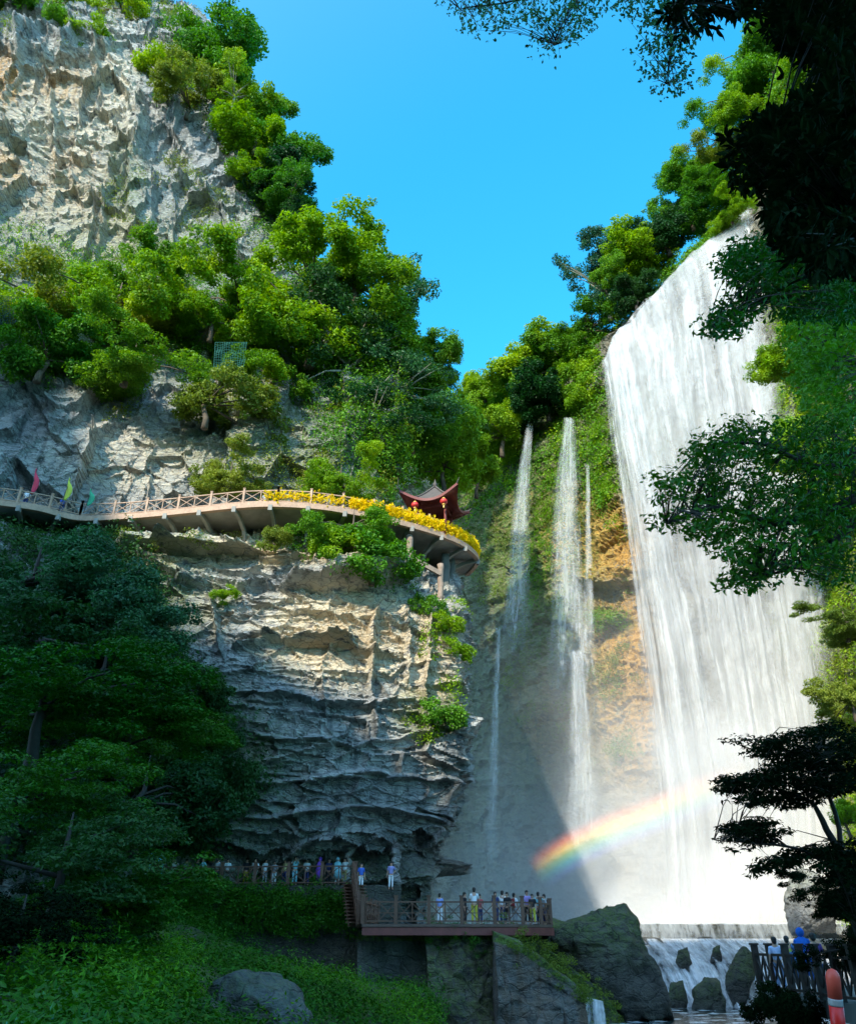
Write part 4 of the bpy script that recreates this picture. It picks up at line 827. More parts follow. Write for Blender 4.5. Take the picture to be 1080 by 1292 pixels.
for i in range(4, NE - 4, 6):                                        # curved brackets
    mb = MB(); a = Vector(edge[i] + inn[i] * .2); d = Vector(inn[i]); L = 3.2
    pts = [a + Vector((0, 0, -.42)), a + d * L * .35 + Vector((0, 0, -.62)), a + d * L * .7 + Vector((0, 0, -1.1)), a + d * L + Vector((0, 0, -2.6))]
    for u, v in zip(pts[:-1], pts[1:]): mb.bar(u, v, .28, .34)
    mb.box(a + Vector((0, 0, -.5)) - d * .18, (.32, .32, .5)); mb.build('bracket', M['concrete'], wk)
pen = P(562, 760, 62)
for (px, py0, py1, Y, r, mt) in ((562, 700, 775, 62.5, .42, 'concrete_dark'), (570, 705, 780, 63.5, .30, 'concrete_dark'), (517, 676, 730, 58.5, .30, 'log'), (556, 712, 758, 59.5, .26, 'log')):
    a = P(px, py0, Y); b = P(px, py1, Y); mb = MB(); n = 9; mb.tube([Vector(a).lerp(Vector(b), k / n) + Vector((.06 * noise(np.array((k * 1.0, px, 0.)), 1)  , 0, 0)) for k in range(n + 1)], [r * (1 + .12 * noise(np.array((k * 2.0, px, 3.)), 1)) for k in range(n + 1)], 9); mb.build('pillar', M[mt], wk, True)
mb = MB(); mb.bar(P(488, 688, 57.6), P(556, 725, 59.3), .22, .28); mb.bar(P(518, 702, 58.3), P(555, 722, 59.4), .2, .22); mb.build('cross_beam', M['log'], wk)
for (x0, x1, lab, st) in ((-80, 100, 'shaded left end of the timber railing on the elevated walkway', 2.7), (100, 352, 'pale timber railing with crossed bars in the sunny middle of the elevated walkway', 2.7), (352, 700, 'railing on the curved right end of the elevated walkway, wrapped in yellow', 2.7)):
    idx = [i for i in range(NE) if x0 - 3 <= qe[i, 0] <= x1 + 3]
    if x1 == 700: idx = list(range(idx[0], NE))
    railing(lab, edge[idx] + inn[idx] * .1 + np.array((0, 0, .06)), st, 1.15, (M['wood_pale'], M['wood_pale']), group='railings of the elevated walkway')
def garland(label, i0, i1, n, size, leaf, zc, spread):
    seg = resample(edge[i0:i1] + inn[i0:i1] * .02 + np.array((0, 0, zc)), .1); r = np.random.default_rng(5); k = r.integers(0, len(seg), n); C = seg[k] + r.normal(size=(n, 3)) * np.array((.08, .08, spread))
    V, Q = clump_cloud(C, np.full(n, size), 14, leaf, .6, .1, 1.2, r); o = mkobj('garland', np_mesh('garland', V, Q, False), M['yellow']); c = Vector(seg[len(seg) // 2]); o.data.transform(Matrix.Translation(-c)); o.location = c
    tag(o, label, 'garland', 'yellow garlands on the railing')
i350 = min(i for i in range(NE) if qe[i, 0] > 330); i440 = min(i for i in range(NE) if qe[i, 0] > 440)
garland('thin yellow bunting threaded through the railing before the curved end', i350, i440, 240, .10, .12, .62, .26)
garland('thick yellow flower garland heaped over the railing of the curved walkway end', i440, NE - 1, 1500, .16, .15, .70, .26)

# ------------------------------------------------------------------ pavilion
pc = PZ(549, 668, ZD) * 1.0; pc = P(549, 640, 61.2); pc[2] = ZD
pv = empty('pavilion', pc, radians(-14)); tag(pv, 'small Chinese pavilion with dark red upturned eaves at the curved end of the walkway', 'pavilion')
def local(name, mb, mat, smooth=False):
    me = bpy.data.meshes.new(name); me.from_pydata(mb.v, [], mb.f); me.update()
    if smooth: me.polygons.foreach_set('use_smooth', [True] * len(me.polygons))
    return me
PW, EH = 2.15, 3.05        # half width of the eaves, eave height
def roof_pt(u, v, lift=0.0):
    r = max(abs(u), abs(v)); c = (abs(u) * abs(v)) ** 2.2; k = 1 + .22 * c
    return (u * PW * k, v * PW * k, EH + lift + 2.5 * (1 - r) ** 1.3 + .95 * c * r)
def roof_mesh(lift, rmin, n=24):
    V = []; Fc = []
    for i in range(n + 1):
        for j in range(n + 1): V.append(roof_pt(2 * i / n - 1, 2 * j / n - 1, lift))
    for i in range(n):
        for j in range(n): a = i * (n + 1) + j; Fc.append((a, a + n + 1, a + n + 2, a + 1))
    m = MB(); m.add(V, Fc); return m
mkobj('roof', local('roof', roof_mesh(.14, 0), None, True), M['tile'], pv)
mkobj('soffit', local('soffit', roof_mesh(0, 0), None, True), M['roof_red'], pv)
mb = MB(); R_ = [roof_pt(-1 + 2 * k / 20, -1, .06) for k in range(21)] + [roof_pt(1, -1 + 2 * k / 20, .06) for k in range(1, 21)] + [roof_pt(1 - 2 * k / 20, 1, .06) for k in range(1, 21)] + [roof_pt(-1, 1 - 2 * k / 20, .06) for k in range(1, 21)]
for a, b in zip(R_[:-1], R_[1:]): mb.bar(a, b, .12, .24)
mkobj('eave_board', local('eave', mb, None), M['roof_red'], pv)
mb = MB()
for sx, sy in ((1, 1), (1, -1), (-1, 1), (-1, -1)):
    mb.tube([Vector(roof_pt(sx * k / 10, sy * k / 10, .2)) for k in range(11)] + [Vector(roof_pt(sx, sy, .2)) + Vector((sx * .22, sy * .22, .38))], [.09] * 10 + [.07, .02], 6)
mb.tube([(0, 0, EH + 2.5), (0, 0, EH + 2.9), (0, 0, EH + 3.05), (0, 0, EH + 3.4)], [.16, .2, .1, .02], 8)
mkobj('roof_ridge', local('ridge', mb, None, True), M['tile'], pv)
mb = MB(); mb.tube([Vector(roof_pt(-1, -1, .3)) + Vector((-.1, -.1, .3)), Vector(roof_pt(-1, -1, .3)) + Vector((-.12, -.12, 1.1))], [.05, .012], 5); mkobj('finial', local('finial', mb, None), M['tile'], pv)
for sx, sy in ((1, 1), (1, -1), (-1, 1), (-1, -1)):
    mb = MB(); mb.tube([(sx * 1.2, sy * 1.2, 0), (sx * 1.2, sy * 1.2, EH + .5)], [.13, .12], 10); mkobj('column', local('column', mb, None, True), M['roof_red'], pv)
for ax in (0, 1):
    for sg in (-1, 1):
        mb = MB(); a = [0, 0, EH - .05]; a[1 - ax] = sg * 1.2; sz = [.1, .1, .34]; sz[ax] = 2.4; mb.box(a, sz); mkobj('lintel', local('lintel', mb, None), M['roof_red'], pv)
mb = MB(); mb.box((0, 1.1, 1.45), (2.2, .08, 2.8)); mb.box((1.1, 0, .5), (.08, 2.2, .9)); mkobj('back_screen', local('screen', mb, None), M['roof_red'], pv)
rz = radians(-14)
for k, (lx_, ly_, lab) in enumerate(((-1.3, -2.2, 'red lantern hanging from the left front corner of the pavilion eaves'), (1.3, -2.2, 'red lantern hanging from the right front corner of the pavilion eaves'))):
    wx, wy = lx_ * cos(rz) - ly_ * sin(rz), lx_ * sin(rz) + ly_ * cos(rz)
    ln = empty('lantern', (pc[0] + wx, pc[1] + wy, ZD + EH - .35)); tag(ln, lab, 'lantern', 'lanterns under the pavilion eaves')
    mb = MB(); mb.ball((0, 0, 0), .34, 14, 9, (1, 1, .82)); mkobj('lantern_body', local('b', mb, None, True), M['lantern'], ln)
    mb = MB(); mb.tube([(0, 0, .25), (0, 0, .34)], .14, 10); mb.tube([(0, 0, -.34), (0, 0, -.25)], .14, 10); mb.tube([(0, 0, .3), (0, 0, .62)], .015, 5); mkobj('trim', local('t', mb, None), M['gold'], ln)
    mb = MB(); mb.tube([(0, 0, -.32), (0, 0, -.62)], [.05, .07], 7); mkobj('tassel', local('s', mb, None), M['gold'], ln)

# ------------------------------------------------------------------ lower path, steps and platform
ZP = P(455, 1166, 50)[2]                  # platform deck
ZL = P(330, 1117, 56.5)[2]                # lower path
M['deck'] = plain_mat('deck_boards', (.12, .075, .055), .7, .35, 3, .4)
fence_px = [(196, 1110), (232, 1113), (280, 1116), (330, 1117), (380, 1118), (420, 1121), (448, 1125)]
fl = np.array([PZ(x, y, ZL) if y > 1187 else P(x, y, 56.5 - (x - 330) * .004) for x, y in fence_px]); fl[:, 2] = ZL
mb = MB(); A = [Vector(p) for p in fl]
V = [p + Vector((0, -.1, 0)) for p in A] + [p + Vector((0, 4.5, 0)) for p in A]; n = len(A)
mb.add([tuple(v) for v in V], [(i, i + 1, n + i + 1, n + i) for i in range(n - 1)]); o = mb.build('path', M['concrete_dark']); o['kind'] = 'structure'
rwall = slab_between(fl[0] + np.array((-8, -.15, -.02)), fl[-1] + np.array((3, -.15, -.02)), .6, RZ - 1, 'retaining_wall', M['rock_dark'], None, .4, .3); tag(rwall, 'tall retaining wall under the lower path, hung with dark creepers', 'wall')
railing('dark timber railing with crossed bars along the lower path in front of the cliff foot', fl, 2.35, 1.12, (M['wood'], M['wood']), cat='railing', post_w=.2, sub=2)
# platform
pe = [P(457, 1167, 49.5), P(560, 1166, 49.6), P(652, 1165, 49.7), P(697, 1163, 52.5)]; pe = [np.array((p[0], p[1], ZP)) for p in pe]
pb = [np.array((pe[-1][0] + .3, 57.5, ZP)), np.array((pe[0][0] - 1.0, 57.5, ZP))]
pf = empty('platform', pe[1]); tag(pf, 'brown timber viewing platform jutting out over the river in front of the cliff corner', 'platform')
poly = pe + pb; mb = MB(); k = len(poly)
mb.add([tuple(p) for p in poly] + [tuple(p + np.array((0, 0, -.14))) for p in poly], [tuple(range(k)), tuple(range(2 * k - 1, k - 1, -1))] + [(i, i + k, (i + 1) % k + k, (i + 1) % k) for i in range(k)]); mb.build('deck', M['deck'], pf)
mb = MB()
for a, b in list(zip(pe[:-1], pe[1:])) + [(pe[-1], pb[0])]:
    a = Vector(a) + Vector((0, .12, -.36)); b = Vector(b) + Vector((0, .12, -.36)); mb.bar(a, b, .14, .40)
mb.build('fascia_beam', M['wood_red'], pf)
mb = MB()
for xx in np.linspace(pe[0][0] + .6, pe[2][0] - .4, 7): mb.box((xx, 53.2, ZP - .36), (.2, 6.6, .32))
mb.build('joists', M['dark_wood'], pf)
off = np.array((0, .14, 0)); railing('brown timber railing with crossed bars along the open edge of the platform', [p + off for p in pe] + [pb[0] + np.array((-.2, -.4, 0))], 1.95, 1.12, (M['wood'], M['wood']), style='hx', post_w=.2, post_h=1.4, sub=2, cat='railing')
railing('weathered railing across the left end of the platform beside the steps', [pe[0] + np.array((.15, .5, 0)), pe[0] + np.array((.6, 6.5, 0))], 2.0, 1.1, (M['wood'], M['wood']), style='hx', sub=2, cat='railing')
# steps between path and platform
st = empty('steps', (pe[0][0], 52, ZP)); tag(st, 'brown timber steps leading from the lower path down to the platform', 'steps'); a = Vector((fl[-1][0], 54.8, ZL)); b = Vector((pe[0][0] - .3, 51.0, ZP)); mb = MB(); nst = 12
for k in range(nst):
    p = a.lerp(b, (k + .5) / nst); mb.box(p, (.6, 1.5, .06), radians(-50)); mb.box(p - Vector((0, 0, .12)), (.05, 1.5, .2), radians(-50))
mb.build('treads', M['wood'], st)
mb = MB(); d = Vector((0, -.75, 0)); mb.bar(a + d, b + d, .12, .4); mb.bar(a - d, b - d, .12, .4); mb.build('stringers', M['wood'], st)
mb = MB()
for sg in (1, -1):
    for k in range(5):
        p = a.lerp(b, k / 4) + d * sg; mb.bar(p, p + Vector((0, 0, 1.25)), .15)
    for h in (.4, .75, 1.1): mb.bar(a + d * sg + Vector((0, 0, h)), b + d * sg + Vector((0, 0, h)), .08, .09)
mb.build('handrail', M['wood'], st)
# piers and walls under the platform
def wall_piece(name, label, outline, Y, depth, mat='stain', moss=.3, ochre=0., amp=.25, cat='wall', skew=0.0):
    """upright slab with an uneven face: outline in the photo, real thickness behind"""
    top = [P(x, y, Y + skew * (x - outline[0][0])) for x, y in outline]; z0 = RZ - 1.5; n = 140; T_ = resample(top, np.linalg.norm(np.diff(np.array(top), axis=0), axis=1).sum() / n); m = 60; rows = []
    for k in range(-8, 0): rows.append(T_ + np.array((0, depth * (-k) / 8, .12)))
    for k in range(m + 1):
        f = k / m; r = T_.copy(); r[:, 2] = T_[:, 2] * (1 - f) + z0 * f; rows.append(r)
    G = np.array(rows); G = np.concatenate([G[:, :1] + np.array((0, depth, 0)), G[:, :1] + np.array((0, depth * .4, 0)), G, G[:, -1:] + np.array((.1, depth * .4, 0)), G[:, -1:] + np.array((.1, depth, 0))], 1)
    h, e = facets(G, (1.5, 1.5, 1.1), 5); dd = amp * (fbm(G, 2.0, 5, 3) + .5 * h - .25 * np.exp(-e / .04)); G[..., 1] -= dd; G[..., 0] += .25 * dd; G[..., 2] += .3 * amp * fbm(G, 1.2, 3, 8) * (np.arange(G.shape[0]) < 12)[:, None]
    me = np_mesh(name, G, grid_quads(*G.shape[:2])); tp = (np.arange(G.shape[0]) < 13)[:, None] + 0. * G[..., 0]
    attr(me, 'moss', np.clip(moss + 1.2 * tp, 0, 1.2)); attr(me, 'ochre', ochre + 0 * tp); attr(me, 'wet', .35 + 0 * tp); attr(me, 'pale', 0 * tp)
    o = mkobj(name, me, M[mat]); c = Vector(G.reshape(-1, 3).mean(0)); me.transform(Matrix.Translation(-c)); o.location = c; return tag(o, label, cat)
wall_piece('pier', 'dark concrete pier under the left half of the platform', [(452, 1176), (500, 1176), (538, 1176)], 51.5, 5, 'stain', .1)
wall_piece('pier', 'black shaded pier under the right end of the platform', [(655, 1172), (684, 1172)], 53.5, 3, 'dark_wood', 0)
wall_piece('rock_wall', 'mossy stained rock wall below the middle of the platform', [(538, 1180), (560, 1172), (600, 1180), (628, 1176), (655, 1188)], 50.2, 4, 'stain', .55, .25, .5)
wall_piece('rock_wall', 'dark stained wedge of wall with a mossy sloping top running down to the river', [(624, 1176), (655, 1190), (684, 1212), (712, 1234), (736, 1254), (737, 1262)], 48.4, 3.5, 'stain', .05, .35, .35, skew=.004)
wall_piece('rock_wall', 'mossy sloping rib of rock behind the dark stained wedge', [(650, 1180), (684, 1196), (712, 1214), (740, 1236), (765, 1258), (784, 1282)], 51.8, 2.5, 'rock_dark', .9, 0, .4)

# ------------------------------------------------------------------ foliage close to the camera
def leaf_fans(base, dirs, n_each, L, Wd, r, spread=.9):
    """pointed leaves fanning out from twig tips"""
    k = len(base); idx = np.repeat(np.arange(k), n_each); n = len(idx); d = dirs[idx] + rand_dirs(n, r) * spread; d[:, 2] -= .25; d /= np.linalg.norm(d, axis=-1, keepdims=True)
    nr = rand_dirs(n, r) * .6 + np.array((0, 0, 1.0)); nr -= d * (nr * d).sum(-1, keepdims=True); nr /= np.linalg.norm(nr, axis=-1, keepdims=True); b = np.cross(nr, d)
    l = (L * r.uniform(.6, 1.2, n))[:, None]; w_ = l * Wd; B = base[idx] + d * l * .06
    V = np.stack((B, B + d * l * .35 + b * w_ * .42 + nr * l * .05, B + d * l * .68 + b * w_ * .40 - nr * l * .01, B + d * l - nr * l * .16, B + d * l * .68 - b * w_ * .40 - nr * l * .01, B + d * l * .35 - b * w_ * .42 + nr * l * .05, B + d * l * .5 - nr * l * .03), 1)
    i = np.arange(n)[:, None] * 7
    return V.reshape(-1, 3), np.concatenate([i + np.array(t) for t in ((0, 6, 1, 1), )]) if 0 else (V.reshape(-1, 3), np.concatenate([i + np.array(t) for t in ((0, 1, 2, 6), (6, 2, 3, 4), (0, 6, 4, 5))]))[1]
def near_tree(name, label, cat, polys, Y, Yj, ncl, rcl, mat, branches, leaf, per=14, wd=.38, seed=1, style='fan', flat=.7, group=None, twig=.012, base=None, up=.6, trunk=None):
    """boughs hanging near the camera: branches are lines in space, leaf clusters fill the region round them"""
    r = np.random.default_rng(seed); xs_ = [p[0] for pl in polys for p in pl]; ys_ = [p[1] for pl in polys for p in pl]; C = []
    while len(C) < ncl:
        q = np.stack((r.uniform(min(xs_), max(xs_), 800), r.uniform(min(ys_), max(ys_), 800)), -1); m = np.zeros(800, bool)
        for pl in polys: m |= in_poly(q, pl)
        for x, y in q[m]: C.append(P(x, y, Y + r.normal() * Yj))
    C = np.array(C[:ncl]); t = empty(name, P(*(base or branches[0][0])[:3])); tag(t, label, cat, group); o_ = Vector(t.location)
    def sub(nm, me, mt): me.transform(Matrix.Translation(-o_)); return mkobj(nm, me, mt, t)
    bp = []
    for br in branches:
        pts = crom(np.array([P(*p[:3]) for p in br]), 14) + r.normal(size=(14, 3)) * .012; r0 = br[0][3] if len(br[0]) > 3 else .05; mb = MB(); mb.tube([Vector(p) for p in pts], list(np.linspace(r0, r0 * .2, 14)), 6); bp.append(pts)
        me = bpy.data.meshes.new('branch'); me.from_pydata(mb.v, [], mb.f); me.polygons.foreach_set('use_smooth', [True] * len(me.polygons)); sub('branch', me, M['bark_dark'])
    if trunk:                                                        # the trunk it grows from, and limbs joining each bough to it
        tx, ty, tz, tr = trunk; mb = MB(); zb = -4.5 if tr > 0 else tz - .5; ar = abs(tr)
        if tr > 0: mb.tube([Vector((tx + .12 * sin(z * .5), ty + .1 * sin(z * .37), z)) for z in np.linspace(zb, tz, 14)], list(np.linspace(ar * 1.25, ar * .55, 14)), 9)
        for pts, br in zip(bp, branches):
            a = Vector(pts[0]); rr = br[0][3] if len(br[0]) > 3 else .05; j = Vector((tx, ty, min(tz - .3, a.z - .25 * (Vector((tx, ty, a.z)) - a).length))); mb.tube([j, j.lerp(a, .5) + Vector((0, 0, .15)), a], [rr * 1.7, rr * 1.25, rr], 6)
        me = bpy.data.meshes.new('trunk'); me.from_pydata(mb.v, [], mb.f); me.polygons.foreach_set('use_smooth', [True] * len(me.polygons)); sub('trunk' if tr > 0 else 'limb', me, M['bark_dark'])
    bp = np.concatenate(bp); mb = MB(); dirs = []
    for c in C:
        d = np.linalg.norm(bp - c, axis=1); k = int(np.argmin(d)); a = bp[k]; v = c - a; dirs.append(v / max(np.linalg.norm(v), 1e-6))
        m_ = (a + c) / 2 + np.array((0, 0, .08 * d[k])); mb.tube([Vector(a), Vector(m_), Vector(c)], [twig * 1.6, twig, twig * .4], 3, False)
    me = bpy.data.meshes.new('twigs'); me.from_pydata(mb.v, [], mb.f); sub('twigs', me, M['bark_dark'])
    dirs = np.array(dirs)
    if style == 'fan':
        pts = np.repeat(C, 4, 0) + r.normal(size=(ncl * 4, 3)) * rcl * np.array((.6, .6, .6 * flat)); V, Q = leaf_fans(pts, np.repeat(dirs, 4, 0) + np.array((0, 0, .1)), per, leaf, wd, r)
    else:
        V, Q = clump_cloud(C, np.full(ncl, rcl) * r.uniform(.6, 1.3, ncl), per, leaf, wd, up, flat, r, True)
    sub('foliage', np_mesh('foliage', V, Q, False), M[mat]); return t
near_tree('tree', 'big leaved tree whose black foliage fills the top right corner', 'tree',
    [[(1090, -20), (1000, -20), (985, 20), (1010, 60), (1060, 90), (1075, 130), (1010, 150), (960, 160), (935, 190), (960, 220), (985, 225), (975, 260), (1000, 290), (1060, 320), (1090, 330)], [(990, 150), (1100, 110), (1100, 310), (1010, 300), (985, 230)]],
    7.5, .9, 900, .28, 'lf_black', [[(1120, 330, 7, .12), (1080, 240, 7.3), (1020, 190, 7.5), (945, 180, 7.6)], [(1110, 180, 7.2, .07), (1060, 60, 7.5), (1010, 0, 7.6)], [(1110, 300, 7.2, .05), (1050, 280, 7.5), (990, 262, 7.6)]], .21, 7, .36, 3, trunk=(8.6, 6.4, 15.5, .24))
near_tree('branch', 'branch with long drooping black leaves across the top edge, left of the corner foliage', 'branch',
    [[(850, -30), (960, -30), (960, 15), (930, 30), (905, 20), (880, 40), (855, 45), (840, 20)], [(930, -20), (975, -20), (965, 12), (940, 36)]],
    7.0, .35, 46, .16, 'lf_black', [[(1010, -60, 7, .05), (930, -22, 7), (850, 8, 7)]], .20, 7, .30, 5, trunk=(8.6, 6.4, 14.5, -.1))
near_tree('branch', 'fine leaved branch hanging into the sky at the top, right hand part', 'branch',
    [[(760, -20), (900, -20), (880, 30), (872, 70), (868, 105), (852, 118), (828, 112), (810, 98), (812, 66), (800, 70), (822, 40), (770, 10)]],
    9.5, .5, 210, .17, 'lf_teal', [[(960, -60, 9.5, .05), (880, -10, 9.5), (850, 40, 9.5), (842, 105, 9.5)], [(900, -30, 9.5, .03), (830, -10, 9.5), (770, -4, 9.5)]], .085, 3, .55, 7, twig=.006, trunk=(8.6, 6.4, 15.2, -.1))
near_tree('branch', 'fine leaved branch hanging into the sky at the top, left hand part', 'branch',
    [[(545, -20), (790, -20), (770, 14), (752, 30), (735, 34), (728, 60), (705, 74), (690, 64), (672, 60), (668, 44), (690, 34), (660, 22), (640, 34), (612, 42), (585, 36), (570, 12), (548, 2)]],
    10.5, .6, 270, .18, 'lf_teal', [[(820, -60, 10.5, .05), (730, -14, 10.5), (640, 2, 10.5), (580, 12, 10.5)], [(760, -30, 10.5, .03), (720, 10, 10.5), (700, 56, 10.5)]], .085, 3, .55, 8, twig=.006, trunk=(8.6, 6.4, 15.4, -.1))
near_tree('tree', 'leaning tree whose leafy boughs reach across the huge waterfall from the right edge', 'tree',
    [[(1000, 530), (1085, 520), (1085, 640), (1000, 650)], [(880, 545), (930, 528), (965, 522), (1010, 560), (1010, 640), (940, 640), (905, 600), (850, 580)], [(826, 600), (870, 590), (930, 630), (980, 660), (930, 700), (880, 680), (860, 660), (830, 672), (822, 660), (850, 640), (826, 626)], [(930, 650), (1040, 640), (1085, 680), (1070, 745), (1000, 720), (960, 745), (905, 742), (930, 715), (905, 690)], [(1000, 650), (1090, 640), (1090, 730), (1010, 720)]],
    16, 1.4, 560, .40, 'lf_shade', [[(1130, 600, 15.5, .16), (1060, 640, 16), (980, 660, 16), (900, 640, 16), (840, 660, 16)], [(1130, 560, 15.5, .10), (1040, 590, 16), (960, 560, 16), (900, 560, 16)], [(1100, 640, 15.5, .10), (1030, 700, 16), (960, 730, 16)]], .17, 18, .40, 9, 'cloud', .35, None, .012, trunk=(14.2, 15.6, 14, .34))
near_tree('tree', 'dark bough lower left of the black corner foliage, before the top of the fall', 'tree',
    [[(940, 300), (1085, 300), (1085, 400), (1000, 400), (960, 380), (930, 420), (900, 420), (888, 408), (905, 390), (930, 380), (925, 350), (905, 345), (900, 330), (930, 318)]],
    14, 1.0, 330, .36, 'lf_shade', [[(1120, 320, 13.5, .10), (1030, 350, 14), (960, 380, 14), (895, 410, 14)], [(1100, 320, 13.5, .06), (1000, 320, 14), (920, 330, 14)]], .16, 24, .42, 10, 'cloud', .5, trunk=(14.8, 13.0, 18, .30))
near_tree('tree', 'dark green tree on the right edge above the leaning tree', 'tree',
    [[(1000, 400), (1090, 330), (1090, 540), (1030, 540), (1010, 480)]],
    20, 1.4, 170, .6, 'lf_mid', [[(1130, 470, 19, .12), (1060, 450, 20), (1010, 430, 20)]], .22, 34, .45, 11, 'cloud', .6, trunk=(18.4, 19.2, 19, .34))
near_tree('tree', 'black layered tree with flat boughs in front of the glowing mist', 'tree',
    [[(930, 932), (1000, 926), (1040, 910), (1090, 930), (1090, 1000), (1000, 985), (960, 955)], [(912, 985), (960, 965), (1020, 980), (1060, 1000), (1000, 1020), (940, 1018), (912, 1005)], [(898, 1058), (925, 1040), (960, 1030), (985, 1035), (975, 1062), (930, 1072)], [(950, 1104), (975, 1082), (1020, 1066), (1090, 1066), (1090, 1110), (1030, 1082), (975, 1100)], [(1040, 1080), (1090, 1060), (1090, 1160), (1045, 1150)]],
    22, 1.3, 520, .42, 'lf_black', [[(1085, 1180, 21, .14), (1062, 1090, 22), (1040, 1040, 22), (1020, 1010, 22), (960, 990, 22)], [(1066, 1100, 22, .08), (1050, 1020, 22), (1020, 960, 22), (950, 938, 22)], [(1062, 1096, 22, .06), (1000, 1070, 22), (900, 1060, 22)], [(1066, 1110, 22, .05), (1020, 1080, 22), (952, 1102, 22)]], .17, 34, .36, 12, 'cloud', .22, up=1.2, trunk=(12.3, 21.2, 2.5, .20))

bx_, by_ = np.meshgrid(np.linspace(-14, 46, 100), np.linspace(-14, 36, 90)); bz_ = -1.9 + .22 * np.clip(bx_ - 14, 0, 99) - 3.2 * np.clip((by_ - 20 - 1.2 * np.clip(bx_ - 9, 0, 20)) / 4, 0, 1)
Gb = np.stack((bx_, by_, bz_), -1); Gb[..., 2] += .12 * fbm(Gb, 2.5, 3, 6); me = np_mesh('ground', Gb, grid_quads(90, 100)[:, ::-1]); mkobj('ground', me, M['earth'])['kind'] = 'structure'

# ------------------------------------------------------------------ people
SK = {}
def skin_mesh(key, verts, edges, rad, root=0, sub=1):
    me = bpy.data.meshes.new(key); me.from_pydata(verts, edges, []); o = bpy.data.objects.new(key, me); COL.objects.link(o)
    sm = o.modifiers.new('s', 'SKIN'); sm.use_smooth_shade = True; ss = o.modifiers.new('u', 'SUBSURF'); ss.levels = sub; ss.render_levels = sub
    for i, v in enumerate(me.skin_vertices[0].data): v.radius = rad[i] if hasattr(rad[i], '__len__') else (rad[i], rad[i]); v.use_root = (i == root)
    dg = bpy.context.evaluated_depsgraph_get(); out = bpy.data.meshes.new_from_object(o.evaluated_get(dg)); out.name = key; bpy.data.objects.remove(o); return out
POSES = {  # elbow, wrist (right side x>0, facing -y), and the left side; leg spread; lean
    'stand': (((.24, .02, 1.10), (.26, -.06, .86)), ((-.24, .02, 1.10), (-.26, -.06, .86)), .0),
    'rail': (((.25, -.06, 1.14), (.20, -.32, 1.10)), ((-.25, -.06, 1.14), (-.18, -.32, 1.10)), .08),
    'photo': (((.28, -.14, 1.28), (.10, -.34, 1.50)), ((-.28, -.14, 1.28), (-.08, -.34, 1.50)), .0),
    'wave': (((.34, -.04, 1.45), (.30, -.10, 1.74)), ((-.24, .02, 1.10), (-.24, -.10, .88)), .0),
    'hip': (((.32, .06, 1.16), (.16, -.06, 1.02)), ((-.25, .02, 1.10), (-.28, -.05, .86)), .02),
}
